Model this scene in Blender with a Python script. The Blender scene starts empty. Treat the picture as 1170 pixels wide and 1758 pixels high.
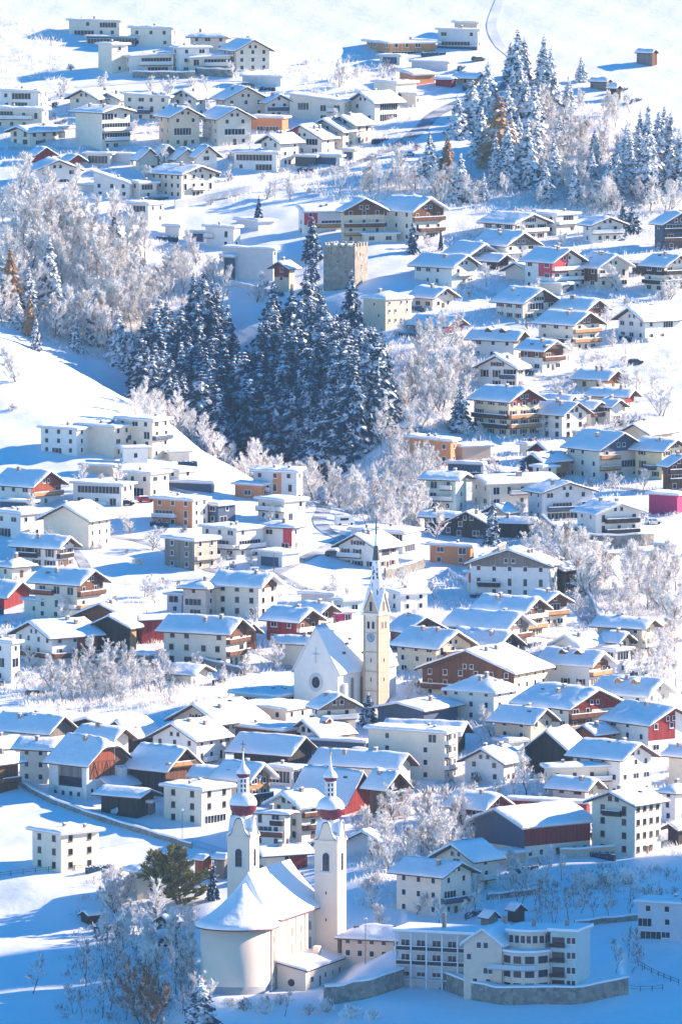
import bpy, math, random
import numpy as np
from mathutils import Vector, Matrix, noise as mnoise
rnd = random.Random(7)
C = bpy.data.collections.new("village"); bpy.context.scene.collection.children.link(C)
R = math.radians
# ------------------------------------------------------------------ camera, sky, sun, exposure
F = 16000.0                      # focal length in photo pixels (photo 1170 x 1758): a long telephoto lens across the valley
PITCH = R(5.0)
CAM = Vector((0.0, -2300.0, 260.0))
cam_d = bpy.data.cameras.new("camera"); cam = bpy.data.objects.new("camera", cam_d); C.objects.link(cam)
cam_d.sensor_fit = 'VERTICAL'; cam_d.sensor_height = 24.0; cam_d.lens = 24.0*F/1758.0
cam_d.clip_start = 5.0; cam_d.clip_end = 9000.0
cam.location = CAM; cam.rotation_euler = (math.pi/2-PITCH, 0, 0)
sc = bpy.context.scene; sc.camera = cam
SUN_EL = R(22.0); SUN_AZ = math.atan2(0.94, 0.34)      # from the right, a little behind the village
SV = Vector((math.cos(SUN_EL)*math.sin(SUN_AZ), math.cos(SUN_EL)*math.cos(SUN_AZ), math.sin(SUN_EL)))
w = bpy.data.worlds.new("World"); sc.world = w; w.use_nodes = True
nt = w.node_tree; bg = nt.nodes["Background"]
sky = nt.nodes.new("ShaderNodeTexSky"); sky.sky_type = 'NISHITA'; sky.sun_disc = False
sky.sun_elevation = SUN_EL; sky.sun_rotation = SUN_AZ; sky.altitude = 1000; sky.air_density = 1.0; sky.dust_density = 0.2; sky.ozone_density = 3.0
hsv = nt.nodes.new("ShaderNodeHueSaturation"); hsv.inputs['Saturation'].default_value = 1.75
nt.links.new(sky.outputs[0], hsv.inputs['Color']); nt.links.new(hsv.outputs[0], bg.inputs[0]); bg.inputs[1].default_value = 0.105
sl = bpy.data.lights.new("sun", 'SUN'); sl.energy = 5.0; sl.angle = R(0.6); sl.color = (1.0, 0.81, 0.66)
so = bpy.data.objects.new("sun", sl); C.objects.link(so); so.rotation_euler = SV.to_track_quat('Z', 'Y').to_euler()
sc.view_settings.view_transform = 'Standard'; sc.view_settings.look = 'None'; sc.view_settings.gamma = 1.0
sc.view_settings.exposure = 1.36
sc.cycles.max_bounces = 6; sc.cycles.diffuse_bounces = 3; sc.cycles.glossy_bounces = 2; sc.cycles.transmission_bounces = 2
sc.cycles.volume_bounces = 0; sc.cycles.transparent_max_bounces = 4

# ------------------------------------------------------------------ materials
def mat(name, col, rough=0.8, var=0.0, scale=1.0, col2=None, bump=0.0, spec=0.3):
    m = bpy.data.materials.new(name); m.use_nodes = True; t = m.node_tree; b = t.nodes["Principled BSDF"]
    b.inputs['Roughness'].default_value = rough
    b.inputs['Specular IOR Level'].default_value = spec
    b.inputs['Base Color'].default_value = (*col, 1)
    if var or col2 or bump:
        tc = t.nodes.new("ShaderNodeTexCoord"); n = t.nodes.new("ShaderNodeTexNoise")
        n.inputs['Scale'].default_value = scale; n.inputs['Detail'].default_value = 5
        oi = t.nodes.new("ShaderNodeObjectInfo"); ad = t.nodes.new("ShaderNodeVectorMath"); ad.operation = 'ADD'
        t.links.new(tc.outputs['Object'], ad.inputs[0]); t.links.new(oi.outputs['Location'], ad.inputs[1])
        t.links.new(ad.outputs[0], n.inputs['Vector'])
        if var or col2:
            r = t.nodes.new("ShaderNodeValToRGB")
            c2 = col2 if col2 else tuple(c*(1-var) for c in col)
            r.color_ramp.elements[0].color = (*c2, 1); r.color_ramp.elements[0].position = 0.35
            r.color_ramp.elements[1].color = (*col, 1); r.color_ramp.elements[1].position = 0.62
            t.links.new(n.outputs['Fac'], r.inputs['Fac']); t.links.new(r.outputs[0], b.inputs['Base Color'])
        if bump:
            bp = t.nodes.new("ShaderNodeBump"); bp.inputs['Strength'].default_value = 1.0; bp.inputs['Distance'].default_value = bump
            t.links.new(n.outputs['Fac'], bp.inputs['Height']); t.links.new(bp.outputs[0], b.inputs['Normal'])
    return m
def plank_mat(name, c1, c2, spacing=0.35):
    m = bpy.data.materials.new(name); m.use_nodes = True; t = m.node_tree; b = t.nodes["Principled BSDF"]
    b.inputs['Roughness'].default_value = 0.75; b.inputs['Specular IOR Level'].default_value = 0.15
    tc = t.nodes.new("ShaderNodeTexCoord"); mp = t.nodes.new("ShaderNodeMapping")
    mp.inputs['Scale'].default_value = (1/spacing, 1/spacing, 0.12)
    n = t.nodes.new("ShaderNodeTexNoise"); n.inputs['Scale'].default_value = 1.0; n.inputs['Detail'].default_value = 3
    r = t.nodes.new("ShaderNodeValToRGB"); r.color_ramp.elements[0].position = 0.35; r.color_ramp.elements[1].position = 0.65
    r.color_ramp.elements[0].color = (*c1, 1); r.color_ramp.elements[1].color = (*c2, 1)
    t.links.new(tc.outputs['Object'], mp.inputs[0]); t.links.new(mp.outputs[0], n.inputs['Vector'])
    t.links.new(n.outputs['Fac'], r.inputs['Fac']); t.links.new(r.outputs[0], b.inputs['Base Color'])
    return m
M = {
 'white': mat('wall white render', (.80,.77,.72), .85, .07, .6), 'cream': mat('wall cream render', (.78,.70,.58), .85, .08, .6),
 'yellow': mat('wall yellow render', (.78,.66,.40), .85, .08, .6), 'tan': mat('wall tan render', (.60,.47,.36), .85, .1, .6),
 'pink': mat('wall pale peach render', (.78,.62,.50), .85, .08, .6),
 'orange': mat('wall orange render', (.62,.25,.11), .85, .08, .6), 'grey': mat('wall grey concrete', (.42,.42,.42), .85, .15, .5),
 'lgrey': mat('wall light grey render', (.62,.63,.65), .85, .08, .6), 'teal': mat('wall pale green render', (.50,.62,.60), .85, .08, .6),
 'green': mat('wall light green render', (.60,.70,.62), .85, .08, .6), 'red': mat('wall red render', (.58,.06,.08), .8, .08, .6),
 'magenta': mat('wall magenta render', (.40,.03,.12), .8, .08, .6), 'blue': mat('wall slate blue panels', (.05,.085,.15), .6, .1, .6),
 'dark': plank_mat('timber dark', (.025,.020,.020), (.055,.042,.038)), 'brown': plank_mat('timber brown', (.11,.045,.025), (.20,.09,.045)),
 'rust': plank_mat('timber rust red', (.24,.05,.02), (.36,.10,.045)), 'maroon': plank_mat('timber maroon', (.20,.018,.020), (.31,.04,.038)),
 'honey': plank_mat('timber honey', (.42,.20,.08), (.56,.30,.13)), 'silver': plank_mat('timber weathered grey', (.16,.14,.13), (.26,.23,.20)),
 'glass': mat('window glass', (.012,.018,.035), .12, spec=.3), 'frame': mat('window frame white', (.75,.75,.75), .5),
 'dframe': mat('window frame brown', (.12,.06,.03), .6), 'metal': mat('dark sheet metal', (.06,.06,.07), .45),
 'eave': mat('eave boards dark', (.07,.04,.03), .7), 'leave': mat('roof edge pale', (.55,.55,.56), .6),
 'dome': mat('onion dome oxblood', (.20,.018,.03), .4, .2, 2.0), 'gold': mat('gilded metal', (.7,.45,.12), .3),
 'churchwall': mat('church render ivory', (.84,.69,.55), .85, .05, .35), 'ivory': mat('wall ivory render', (.80,.70,.56), .85, .08, .6), 'towerlit': mat('tower face sunlit tint', (.58,.40,.30), .85, .08, .5), 'sand': mat('wall sand render', (.72,.58,.42), .85, .08, .6),  # towerlit holds the sunlight on the tower's right face in its colour
 'ochre': mat('tower corner ochre', (.60,.44,.31), .85, .1, .6),
 'slate': mat('spire slate', (.08,.09,.11), .6, .3, 1.5), 'brick': mat('chimney render', (.35,.28,.24), .85, .2, 2),
 'trunk': mat('bark', (.13,.10,.085), .9, .3, 2), 'asphalt': mat('wet winter asphalt', (.20,.22,.25), .7, .0, .18, (.62,.64,.67)), 'track': mat('packed snow road', (.62,.64,.67), .7, .0, .15, (.78,.80,.83)),
 'carpaint_dark': mat('car paint dark', (.02,.025,.04), .3, spec=.5), 'carpaint_white': mat('car paint white', (.7,.7,.7), .3, spec=.5),
 'carpaint_red': mat('car paint red', (.4,.02,.02), .3, spec=.5), 'tyre': mat('tyre rubber', (.02,.02,.02), .8),
 'clock': mat('clock dial', (.30,.36,.45), .6), 'paint_grey': mat('faded wall painting', (.50,.54,.56), .85), 'blind': mat('niche shade grey', (.26,.24,.21), .85),
}
def snow_mat(name, scale, dist, detail=6):
    m = bpy.data.materials.new(name); m.use_nodes = True; t = m.node_tree; b = t.nodes["Principled BSDF"]
    b.inputs['Roughness'].default_value = .55; b.inputs['Specular IOR Level'].default_value = .25
    tc = t.nodes.new("ShaderNodeTexCoord"); n = t.nodes.new("ShaderNodeTexNoise"); n.inputs['Scale'].default_value = scale; n.inputs['Detail'].default_value = detail
    r = t.nodes.new("ShaderNodeValToRGB"); r.color_ramp.elements[0].color = (.84,.86,.89,1); r.color_ramp.elements[1].color = (.91,.91,.91,1)
    oi = t.nodes.new("ShaderNodeObjectInfo"); ad = t.nodes.new("ShaderNodeVectorMath")
    t.links.new(tc.outputs['Object'], ad.inputs[0]); t.links.new(oi.outputs['Location'], ad.inputs[1]); t.links.new(ad.outputs[0], n.inputs['Vector'])
    bp = t.nodes.new("ShaderNodeBump"); bp.inputs['Distance'].default_value = dist
    t.links.new(n.outputs['Fac'], r.inputs[0]); t.links.new(r.outputs[0], b.inputs['Base Color'])
    t.links.new(n.outputs['Fac'], bp.inputs['Height']); t.links.new(bp.outputs[0], b.inputs['Normal'])
    return m
M['snow'] = snow_mat('snow on roofs', .55, .25); M['ground'] = snow_mat('snow on the ground', .35, .14, 8)
def stone_mat(name, c1, c2, sc_=1.2):
    m = bpy.data.materials.new(name); m.use_nodes = True; t = m.node_tree; b = t.nodes["Principled BSDF"]; b.inputs['Roughness'].default_value = .9
    tc = t.nodes.new("ShaderNodeTexCoord"); v = t.nodes.new("ShaderNodeTexVoronoi"); v.inputs['Scale'].default_value = sc_
    r = t.nodes.new("ShaderNodeValToRGB"); r.color_ramp.elements[0].color = (*c1,1); r.color_ramp.elements[1].color = (*c2,1)
    t.links.new(tc.outputs['Object'], v.inputs['Vector']); t.links.new(v.outputs['Color'], r.inputs[0]); t.links.new(r.outputs[0], b.inputs['Base Color'])
    bp = t.nodes.new("ShaderNodeBump"); bp.inputs['Distance'].default_value = .15; t.links.new(v.outputs['Distance'], bp.inputs['Height']); t.links.new(bp.outputs[0], b.inputs['Normal'])
    return m
M['stone'] = stone_mat('rubble stone wall', (.14,.13,.12), (.34,.31,.27)); M['castle'] = stone_mat('castle masonry', (.20,.17,.14), (.40,.34,.27), .9)
def leaf_mat(name, dark, light, snowc, thr, sc_=1.3, snow_amt=.5, transl=0.0):
    """needles or twigs; snow sits where a face looks up, broken by a noise in space"""
    m = bpy.data.materials.new(name); m.use_nodes = True; t = m.node_tree; b = t.nodes["Principled BSDF"]; b.inputs['Roughness'].default_value = .8
    b.inputs['Specular IOR Level'].default_value = .1
    tc = t.nodes.new("ShaderNodeTexCoord"); oi = t.nodes.new("ShaderNodeObjectInfo"); ad = t.nodes.new("ShaderNodeVectorMath")
    t.links.new(tc.outputs['Object'], ad.inputs[0]); t.links.new(oi.outputs['Location'], ad.inputs[1])
    n = t.nodes.new("ShaderNodeTexNoise"); n.inputs['Scale'].default_value = sc_; n.inputs['Detail'].default_value = 3; t.links.new(ad.outputs[0], n.inputs['Vector'])
    g = t.nodes.new("ShaderNodeNewGeometry"); sx = t.nodes.new("ShaderNodeSeparateXYZ"); t.links.new(g.outputs['True Normal'], sx.inputs[0])
    ab = t.nodes.new("ShaderNodeMath"); ab.operation = 'ABSOLUTE'; t.links.new(sx.outputs['Z'], ab.inputs[0])
    a2 = t.nodes.new("ShaderNodeMath"); a2.operation = 'MULTIPLY_ADD'; t.links.new(ab.outputs[0], a2.inputs[0]); a2.inputs[1].default_value = snow_amt; t.links.new(n.outputs['Fac'], a2.inputs[2])
    mr = t.nodes.new("ShaderNodeMapRange"); mr.inputs['From Min'].default_value = thr-.06; mr.inputs['From Max'].default_value = thr+.10; t.links.new(a2.outputs[0], mr.inputs[0])
    mx0 = t.nodes.new("ShaderNodeMix"); mx0.data_type = 'RGBA'; mx0.inputs['A'].default_value = (*dark,1); mx0.inputs['B'].default_value = (*light,1); t.links.new(oi.outputs['Random'], mx0.inputs['Factor'])
    mx = t.nodes.new("ShaderNodeMix"); mx.data_type = 'RGBA'; t.links.new(mx0.outputs['Result'], mx.inputs['A']); mx.inputs['B'].default_value = (*snowc,1)
    t.links.new(mr.outputs[0], mx.inputs['Factor']); t.links.new(mx.outputs['Result'], b.inputs['Base Color'])
    return m
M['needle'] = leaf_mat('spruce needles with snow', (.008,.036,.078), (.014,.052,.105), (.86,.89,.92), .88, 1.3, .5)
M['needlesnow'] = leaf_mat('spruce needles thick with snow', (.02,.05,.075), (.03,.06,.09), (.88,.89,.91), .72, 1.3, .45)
M['larch'] = leaf_mat('autumn larch needles', (.36,.20,.10), (.42,.25,.13), (.82,.80,.78), .93, 1.1, .4)
M['rime'] = leaf_mat('rimed twigs', (.36,.24,.17), (.50,.37,.28), (.90,.88,.85), .47, .5, .35)
M['bare'] = leaf_mat('bare winter twigs', (.13,.10,.09), (.20,.15,.12), (.85,.86,.88), .64, 1.2, .4)
M['brush'] = leaf_mat('brown beech twigs', (.26,.14,.08), (.32,.18,.11), (.82,.80,.78), .72, .9, .35)
M['pine'] = leaf_mat('autumn green leaves', (.20,.18,.045), (.27,.22,.06), (.85,.85,.84), .90, 1.0, .4)

# ------------------------------------------------------------------ mesh helper
class MB:
    def __init__(s): s.v=[]; s.f=[]; s.m=[]; s.ms=[]
    def mi(s, name):
        if name not in s.ms: s.ms.append(name)
        return s.ms.index(name)
    def face(s, pts, mt):
        b=len(s.v); s.v += [tuple(p) for p in pts]; s.f.append(tuple(range(b,b+len(pts)))); s.m.append(s.mi(mt))
    def box(s, x0,y0,z0,x1,y1,z1, mt, top=None):
        b=len(s.v); s.v += [(x0,y0,z0),(x1,y0,z0),(x1,y1,z0),(x0,y1,z0),(x0,y0,z1),(x1,y0,z1),(x1,y1,z1),(x0,y1,z1)]
        k=s.mi(mt); kt=s.mi(top) if top else k
        for q,mm in (((0,3,2,1),k),((4,5,6,7),kt),((0,1,5,4),k),((1,2,6,5),k),((2,3,7,6),k),((3,0,4,7),k)):
            s.f.append(tuple(b+i for i in q)); s.m.append(mm)
    def prism(s, poly, z0, z1, mt, top=None):
        n=len(poly); b=len(s.v)
        s.v += [(p[0],p[1],z0) for p in poly]+[(p[0],p[1],z1) for p in poly]; k=s.mi(mt); kt=s.mi(top) if top else k
        for i in range(n):
            j=(i+1)%n; s.f.append((b+i,b+j,b+n+j,b+n+i)); s.m.append(k)
        s.f.append(tuple(b+n+i for i in range(n))); s.m.append(kt); s.f.append(tuple(b+i for i in reversed(range(n)))); s.m.append(k)
    def lathe(s, cx, cy, prof, seg, mt, a0=0.0, mfun=None):
        b=len(s.v); n=len(prof)
        for (r,z) in prof:
            for i in range(seg):
                a=a0+2*math.pi*i/seg; s.v.append((cx+r*math.cos(a), cy+r*math.sin(a), z))
        for j in range(n-1):
            k=s.mi(mfun(j) if mfun else mt)
            for i in range(seg):
                i2=(i+1)%seg; s.f.append((b+j*seg+i,b+j*seg+i2,b+(j+1)*seg+i2,b+(j+1)*seg+i)); s.m.append(k)
        s.f.append(tuple(b+(n-1)*seg+i for i in range(seg))); s.m.append(s.mi(mt))
    def tube(s, p, q, r0, r1, mt, n=4):
        p=Vector(p); q=Vector(q); d=(q-p)
        if d.length<1e-6: return
        d.normalize(); a=d.orthogonal().normalized(); c=d.cross(a); b=len(s.v)
        for (o,r) in ((p,r0),(q,r1)):
            for i in range(n):
                t=2*math.pi*i/n; s.v.append(tuple(o+(a*math.cos(t)+c*math.sin(t))*r))
        k=s.mi(mt)
        for i in range(n):
            j=(i+1)%n; s.f.append((b+i,b+j,b+n+j,b+n+i)); s.m.append(k)
    def mesh(s, name, smooth=False):
        me=bpy.data.meshes.new(name); me.from_pydata(s.v, [], s.f)
        for x in s.ms: me.materials.append(M[x])
        me.polygons.foreach_set('material_index', s.m)
        if smooth: me.polygons.foreach_set('use_smooth', [True]*len(s.f))
        me.update(); return me
    def obj(s, name, parent=None, smooth=False):
        return link(bpy.data.objects.new(name, s.mesh(name, smooth)), parent)
def link(o, parent=None):
    C.objects.link(o)
    if parent is not None: o.parent = parent
    return o
def inst(name, me, parent, loc=(0,0,0), rz=0.0, scale=None):
    o = bpy.data.objects.new(name, me); o.location = loc; o.rotation_euler = (0,0,rz)
    if scale: o.scale = scale
    return link(o, parent)
def tag(o, label, cat, group=None, kind=None):
    if label: o['label'] = label
    if cat: o['category'] = cat
    if group: o['group'] = group
    if kind: o['kind'] = kind
    return o
def empty(name, loc, rz, label, cat, group=None):
    o = bpy.data.objects.new(name, None); o.location = loc; o.rotation_euler = (0,0,rz); o.empty_display_size = .5
    link(o); return tag(o, label, cat, group)

# ------------------------------------------------------------------ terrain (surveyed from the slope opposite)
cP, sP = math.cos(PITCH), math.sin(PITCH)
def prof_pt(v, s):
    dep = F/s; up = -(v-879.0)/F*dep
    return dep*cP + up*sP, -dep*sP + up*cP           # horizontal distance, height below the camera
NEAR = [(0,-9),(300,-150),(900,-300),(1500,-292)]
BASE = [(1758,8.7),(1700,8.55),(1550,8.25),(1400,7.95),(1200,7.5),(1000,7.05),(800,6.6),(600,6.3),(400,6.0),(200,5.75),(50,5.55),(-50,5.45),(-300,5.2)]
HI = [(300,5.88),(200,5.75),(50,5.55),(-50,5.45),(-300,5.2)]
LEFT = [(1758,8.6),(1550,8.2),(1400,7.95),(1200,7.5),(1000,7.1),(900,6.9)]
COLS = [(-500, LEFT+[(750,6.65),(520,6.4),(545,6.3),(520,6.2),(420,6.08)]+HI),
 (0, LEFT+[(750,6.65),(560,6.4),(600,6.3),(575,6.2),(450,6.08)]+HI),
 (150, LEFT+[(760,6.68),(620,6.44),(690,6.35),(660,6.22),(460,6.08)]+HI),
 (300, LEFT+[(800,6.72),(705,6.5),(800,6.40),(760,6.27),(480,6.08),(400,5.98)]+HI),
 (420, LEFT+[(795,6.62),(880,6.5),(830,6.36),(500,6.10),(410,6.0)]+HI),
 (530, LEFT+[(850,6.74),(905,6.62),(820,6.42),(510,6.12),(400,6.0)]+HI),
 (650, BASE[:6]+[(905,6.88),(880,6.75),(700,6.42),(500,6.15),(400,6.0)]+HI),
 (760, BASE[:6]+[(860,6.75),(780,6.58),(600,6.3),(400,6.0)]+HI),
 (950, BASE), (1700, BASE)]
DS = np.arange(0, 6001, 4.0); US = np.arange(-500, 1701, 10.0)
cols = []
for u0, pr in COLS:
    pts = NEAR + [prof_pt(v, s) for v, s in pr] + [(3700, 40), (4500, 330), (6000, 900)]
    pts = sorted(pts); cols.append(np.interp(DS, [p[0] for p in pts], [p[1] for p in pts]))
cu = [c[0] for c in COLS]; TAB = np.zeros((len(US), len(DS)))
for j in range(len(DS)): TAB[:, j] = np.interp(US, cu, [c[j] for c in cols])
def box1(a, k, ax):
    p = np.pad(a, [(k,k) if i==ax else (0,0) for i in range(2)], mode='edge'); cs = np.cumsum(p, axis=ax)
    z = np.zeros_like(np.take(cs,[0],axis=ax)); cs = np.concatenate([z, cs], axis=ax); n = 2*k+1
    return (np.take(cs, range(n, cs.shape[ax]), axis=ax) - np.take(cs, range(0, cs.shape[ax]-n), axis=ax))/n
for _ in range(2): TAB = box1(TAB, 3, 1); TAB = box1(TAB, 4, 0)
def sstep(x, a, b):
    t = np.clip((x-a)/(b-a), 0, 1); return t*t*(3-2*t)
LEVEL = []           # levelled building ground: centre, radii, height
TERR = []            # terraces and cuttings: filled below, each a function of X, Y giving a height to add
def ground_np(X, Y):
    X = np.asarray(X, float); Y = np.asarray(Y, float)
    D = np.maximum(Y+2300.0, 1.0); u = 585 + F*X/D
    fu = np.clip((u+500)/10, 0, len(US)-1.001); fd = np.clip(D/4, 0, len(DS)-1.001)
    i = fu.astype(int); j = fd.astype(int); a = fu-i; b = fd-j
    z = TAB[i,j]*(1-a)*(1-b)+TAB[i+1,j]*a*(1-b)+TAB[i,j+1]*(1-a)*b+TAB[i+1,j+1]*a*b + 260.0
    fade = 1-.55*sstep(Y, 420, 520)
    z = z + fade*(.4*np.sin(X/9+1.3*np.sin(Y/17))*np.sin(Y/13+.7) + .14*np.sin(X/3.7+Y/5.1) + .09*np.sin(X/1.9-Y/2.7+np.sin(Y/4)))
    for t in TERR: z = z + t(X, Y)
    for (cx,cy,rx,ry,zt) in LEVEL:
        r = np.sqrt(((X-cx)/rx)**2+((Y-cy)/ry)**2); wgt = 1-sstep(r, .75, 1.35); z = z*(1-wgt)+zt*wgt
    return z
def gz(x, y): return float(ground_np(np.array([x]), np.array([y]))[0])
_dep = np.arange(1700, 3300, 2.0)
def at(u, v, dz=0.0):
    """the place on the ground whose top, dz metres up, is seen at photo position u, v"""
    X = (u-585.0)/F*_dep; up = -(v-879.0)/F*_dep
    Y = _dep*cP+up*sP-2300.0; Z = 260.0-_dep*sP+up*cP
    d = Z-dz-ground_np(X, Y); k = int(np.argmax(d<0))
    if d[k]>=0: k = len(d)-1
    if k==0: k = 1
    t = d[k-1]/(d[k-1]-d[k]) if d[k-1]!=d[k] else 0
    x = X[k-1]+(X[k]-X[k-1])*t; y = Y[k-1]+(Y[k]-Y[k-1])*t
    return Vector((x, y, gz(x, y)))
def pxm(p):           # photo pixels per metre at a place
    return F/((p.y+2300)*cP-(p.z-260)*sP)
TX = {'A':0,'B':290,'C':580,'D':870,'E':1160,'F':1450}
def tp(tile, cx, cy): return (int(tile[1])-1)*385+cx/2.925, TX[tile[0]]+cy/2.925
# the church stands on a knoll, the old people's home on a walled terrace
TERR.append(lambda X,Y: -3.5*sstep(-X, 26, 40)*sstep(Y, -480, -440)*(1-sstep(Y, -372, -345)))
CHURCH_AT = at(579, 1657); CH = R(69)
LEVEL.append((CHURCH_AT.x-15.5, CHURCH_AT.y-13, 17, 25, CHURCH_AT.z-2.4))
def seg_terrace(pts, h, depth):
    P = [(p.x, p.y) for p in pts]
    def f(X, Y):
        xs = [p[0] for p in P]; y0 = np.interp(X, xs, [p[1] for p in P])
        side = sstep(X, xs[0]-1, xs[0]+.5)*(1-sstep(X, xs[-1]-.8, xs[-1]+.4))
        t = Y-y0
        return h*side*sstep(t, .9, 2.2)*(1-sstep(t, depth*.45, depth))
    return f
HOMEWALL = [at(u,v) for u,v in ((697,1664),(740,1686),(780,1703),(830,1719),(870,1725),(950,1724),(1020,1718),(1073,1707))]
TERR.append(seg_terrace(HOMEWALL, 3.3, 50))
YARDWALL = [at(u,v) for u,v in ((556,1724),(600,1719),(640,1711),(686,1695))]
TERR.append(seg_terrace(YARDWALL, 3.6, 34))
_us = np.concatenate([np.arange(-500,-60,20), np.arange(-60,1231,5), np.arange(1240,1701,20)])
_ds = np.concatenate([np.arange(0,1700,40), np.arange(1700,1836,4), np.arange(1836,1915,1.5), np.arange(1915,2960,2.5), np.arange(2970,3500,30)])
DG, UG = np.meshgrid(_ds, _us); XG = (UG-585)/F*np.maximum(DG, 60); YG = DG-2300.0
# widen the sheet well beyond the picture on both sides
def grid_obj(XG, YG, ZG, name, mt, smooth=True):
    n, m = XG.shape; vs = np.stack([XG,YG,ZG],-1).reshape(-1,3)
    idx = np.arange(n*m).reshape(n,m); fs = np.stack([idx[:-1,:-1],idx[1:,:-1],idx[1:,1:],idx[:-1,1:]],-1).reshape(-1,4)
    me = bpy.data.meshes.new(name); me.from_pydata(vs.tolist(), [], fs.tolist()); me.materials.append(M[mt])
    me.polygons.foreach_set('use_smooth',[smooth]*len(me.polygons)); me.update()
    return link(bpy.data.objects.new(name, me))
_wx = np.array([-900,-700,-500,-350,-220,-110]); 
ZG = ground_np(XG, YG)
XL = np.stack([np.minimum(XG[0], -1)+x for x in _wx]); XR = np.stack([np.maximum(XG[-1],1)-x for x in _wx[::-1]])
XA = np.concatenate([XL, XG, XR]); YA = np.concatenate([np.repeat(YG[:1],6,0), YG, np.repeat(YG[:1],6,0)])
ZA = np.concatenate([np.repeat(ZG[:1],6,0), ZG, np.repeat(ZG[-1:],6,0)])
tag(grid_obj(XA, YA, ZA, 'ground', 'ground'), None, None, kind='structure')
# unseen mountain spur, crest shaped to shade the village foot and spare the church
CX, CY = .94, .34
def cross(p): return CX*p.y - CY*p.x
def along(p): return CX*p.x + CY*p.y
def spur(name, prof, d0, thick=60):
    """prof: (cross coordinate, crest height) ; the crest stands at 'along' coordinate d0"""
    cc = np.linspace(prof[0][0], prof[-1][0], 400); hh = np.interp(cc, [p[0] for p in prof], [p[1] for p in prof])
    hh = hh + 1.2*np.sin(cc/3.1)+.8*np.sin(cc/1.7)
    tt = np.linspace(-thick, thick, 9); XX=[];YY=[];ZZ=[]
    for t in tt:
        a = d0+t; x = CX*a-CY*cc; y = CY*a+CX*cc
        XX.append(x); YY.append(y); ZZ.append(hh-abs(t)*1.9-(0 if t==0 else 1))
    XX=np.array(XX);YY=np.array(YY);ZZ=np.array(ZZ)
    tag(grid_obj(XX,YY,np.maximum(ZZ,-200),name,'ground'), None, None, kind='structure')
TAN = math.tan(SUN_EL)
def crest(p, extra, d0):     # crest height so that the shade reaches 'extra' metres above place p
    return p.z+extra+(d0-along(p))*TAN
HAZE = 0.000032
# ------------------------------------------------------------------ buildings
_wm = {}
def window_mesh(w, h, style):
    k = (round(w,2), round(h,2), style)
    if k not in _wm:
        fr = MB(); g = MB(); fm = 'dframe' if style == 'd' else 'frame'; t = .09
        g.box(-w/2+t, -.05, t, w/2-t, -.015, h-t, 'glass')
        fr.box(-w/2,-.09,0,-w/2+t,0,h,fm); fr.box(w/2-t,-.09,0,w/2,0,h,fm)
        fr.box(-w/2+t,-.09,0,w/2-t,0,t,fm); fr.box(-w/2+t,-.09,h-t,w/2-t,0,h,fm)
        n = max(1, int(round(w/1.0)))
        for i in range(1, n): x = -w/2+w*i/n; fr.box(x-.035,-.08,t,x+.035,-.01,h-t,fm)
        if style=='s':
            for x0 in (-w/2-.62, w/2+.04): fr.box(x0,-.07,.0,x0+.58,-.004,h,'brown')
        if style=='g':
            for x0 in (-w/2-.62, w/2+.04): fr.box(x0,-.07,.0,x0+.58,-.004,h,'blue')
        fr.box(-w/2-.08,-.22,-.10,w/2+.08,0,-.003,fm,'snow')
        _wm[k] = (fr.mesh('window'), g.mesh('pane'))
    return _wm[k]
def put_window(root, side, t, z, w, h, off=0.0, style='', sub=False):
    fr, g = window_mesh(w, h, style)
    if side == 'R': loc, rz = (t, -off-.003, z), 0.0
    else: loc, rz = (-off-.003, t, z), -math.pi/2
    o = inst('window', fr, root, loc, rz); inst('pane', g, o)
    return o
def roof_fn(kind, W, D, H, p):
    """W along local x (right wall), D along local y (left wall); height of the roof surface over the local x, y"""
    if kind == 'R': return lambda x,y: H+p*(W/2-abs(x-W/2))
    if kind == 'L': return lambda x,y: H+p*(D/2-abs(y-D/2))
    if kind == 'H': return lambda x,y: H+p*min(W/2-abs(x-W/2), D/2-abs(y-D/2))
    if kind == 'S': return lambda x,y: H+p*x
    if kind == 'T': return lambda x,y: H+p*y
    return lambda x,y: H+.02*y
def lin(a, b, n, extra=()):
    s = [a+(b-a)*i/n for i in range(n+1)]
    for e in extra:
        s = [q for q in s if abs(q-e) > (b-a)/n*.35 or q in (a,b)]; s.append(e)
    return sorted(s)
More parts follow.
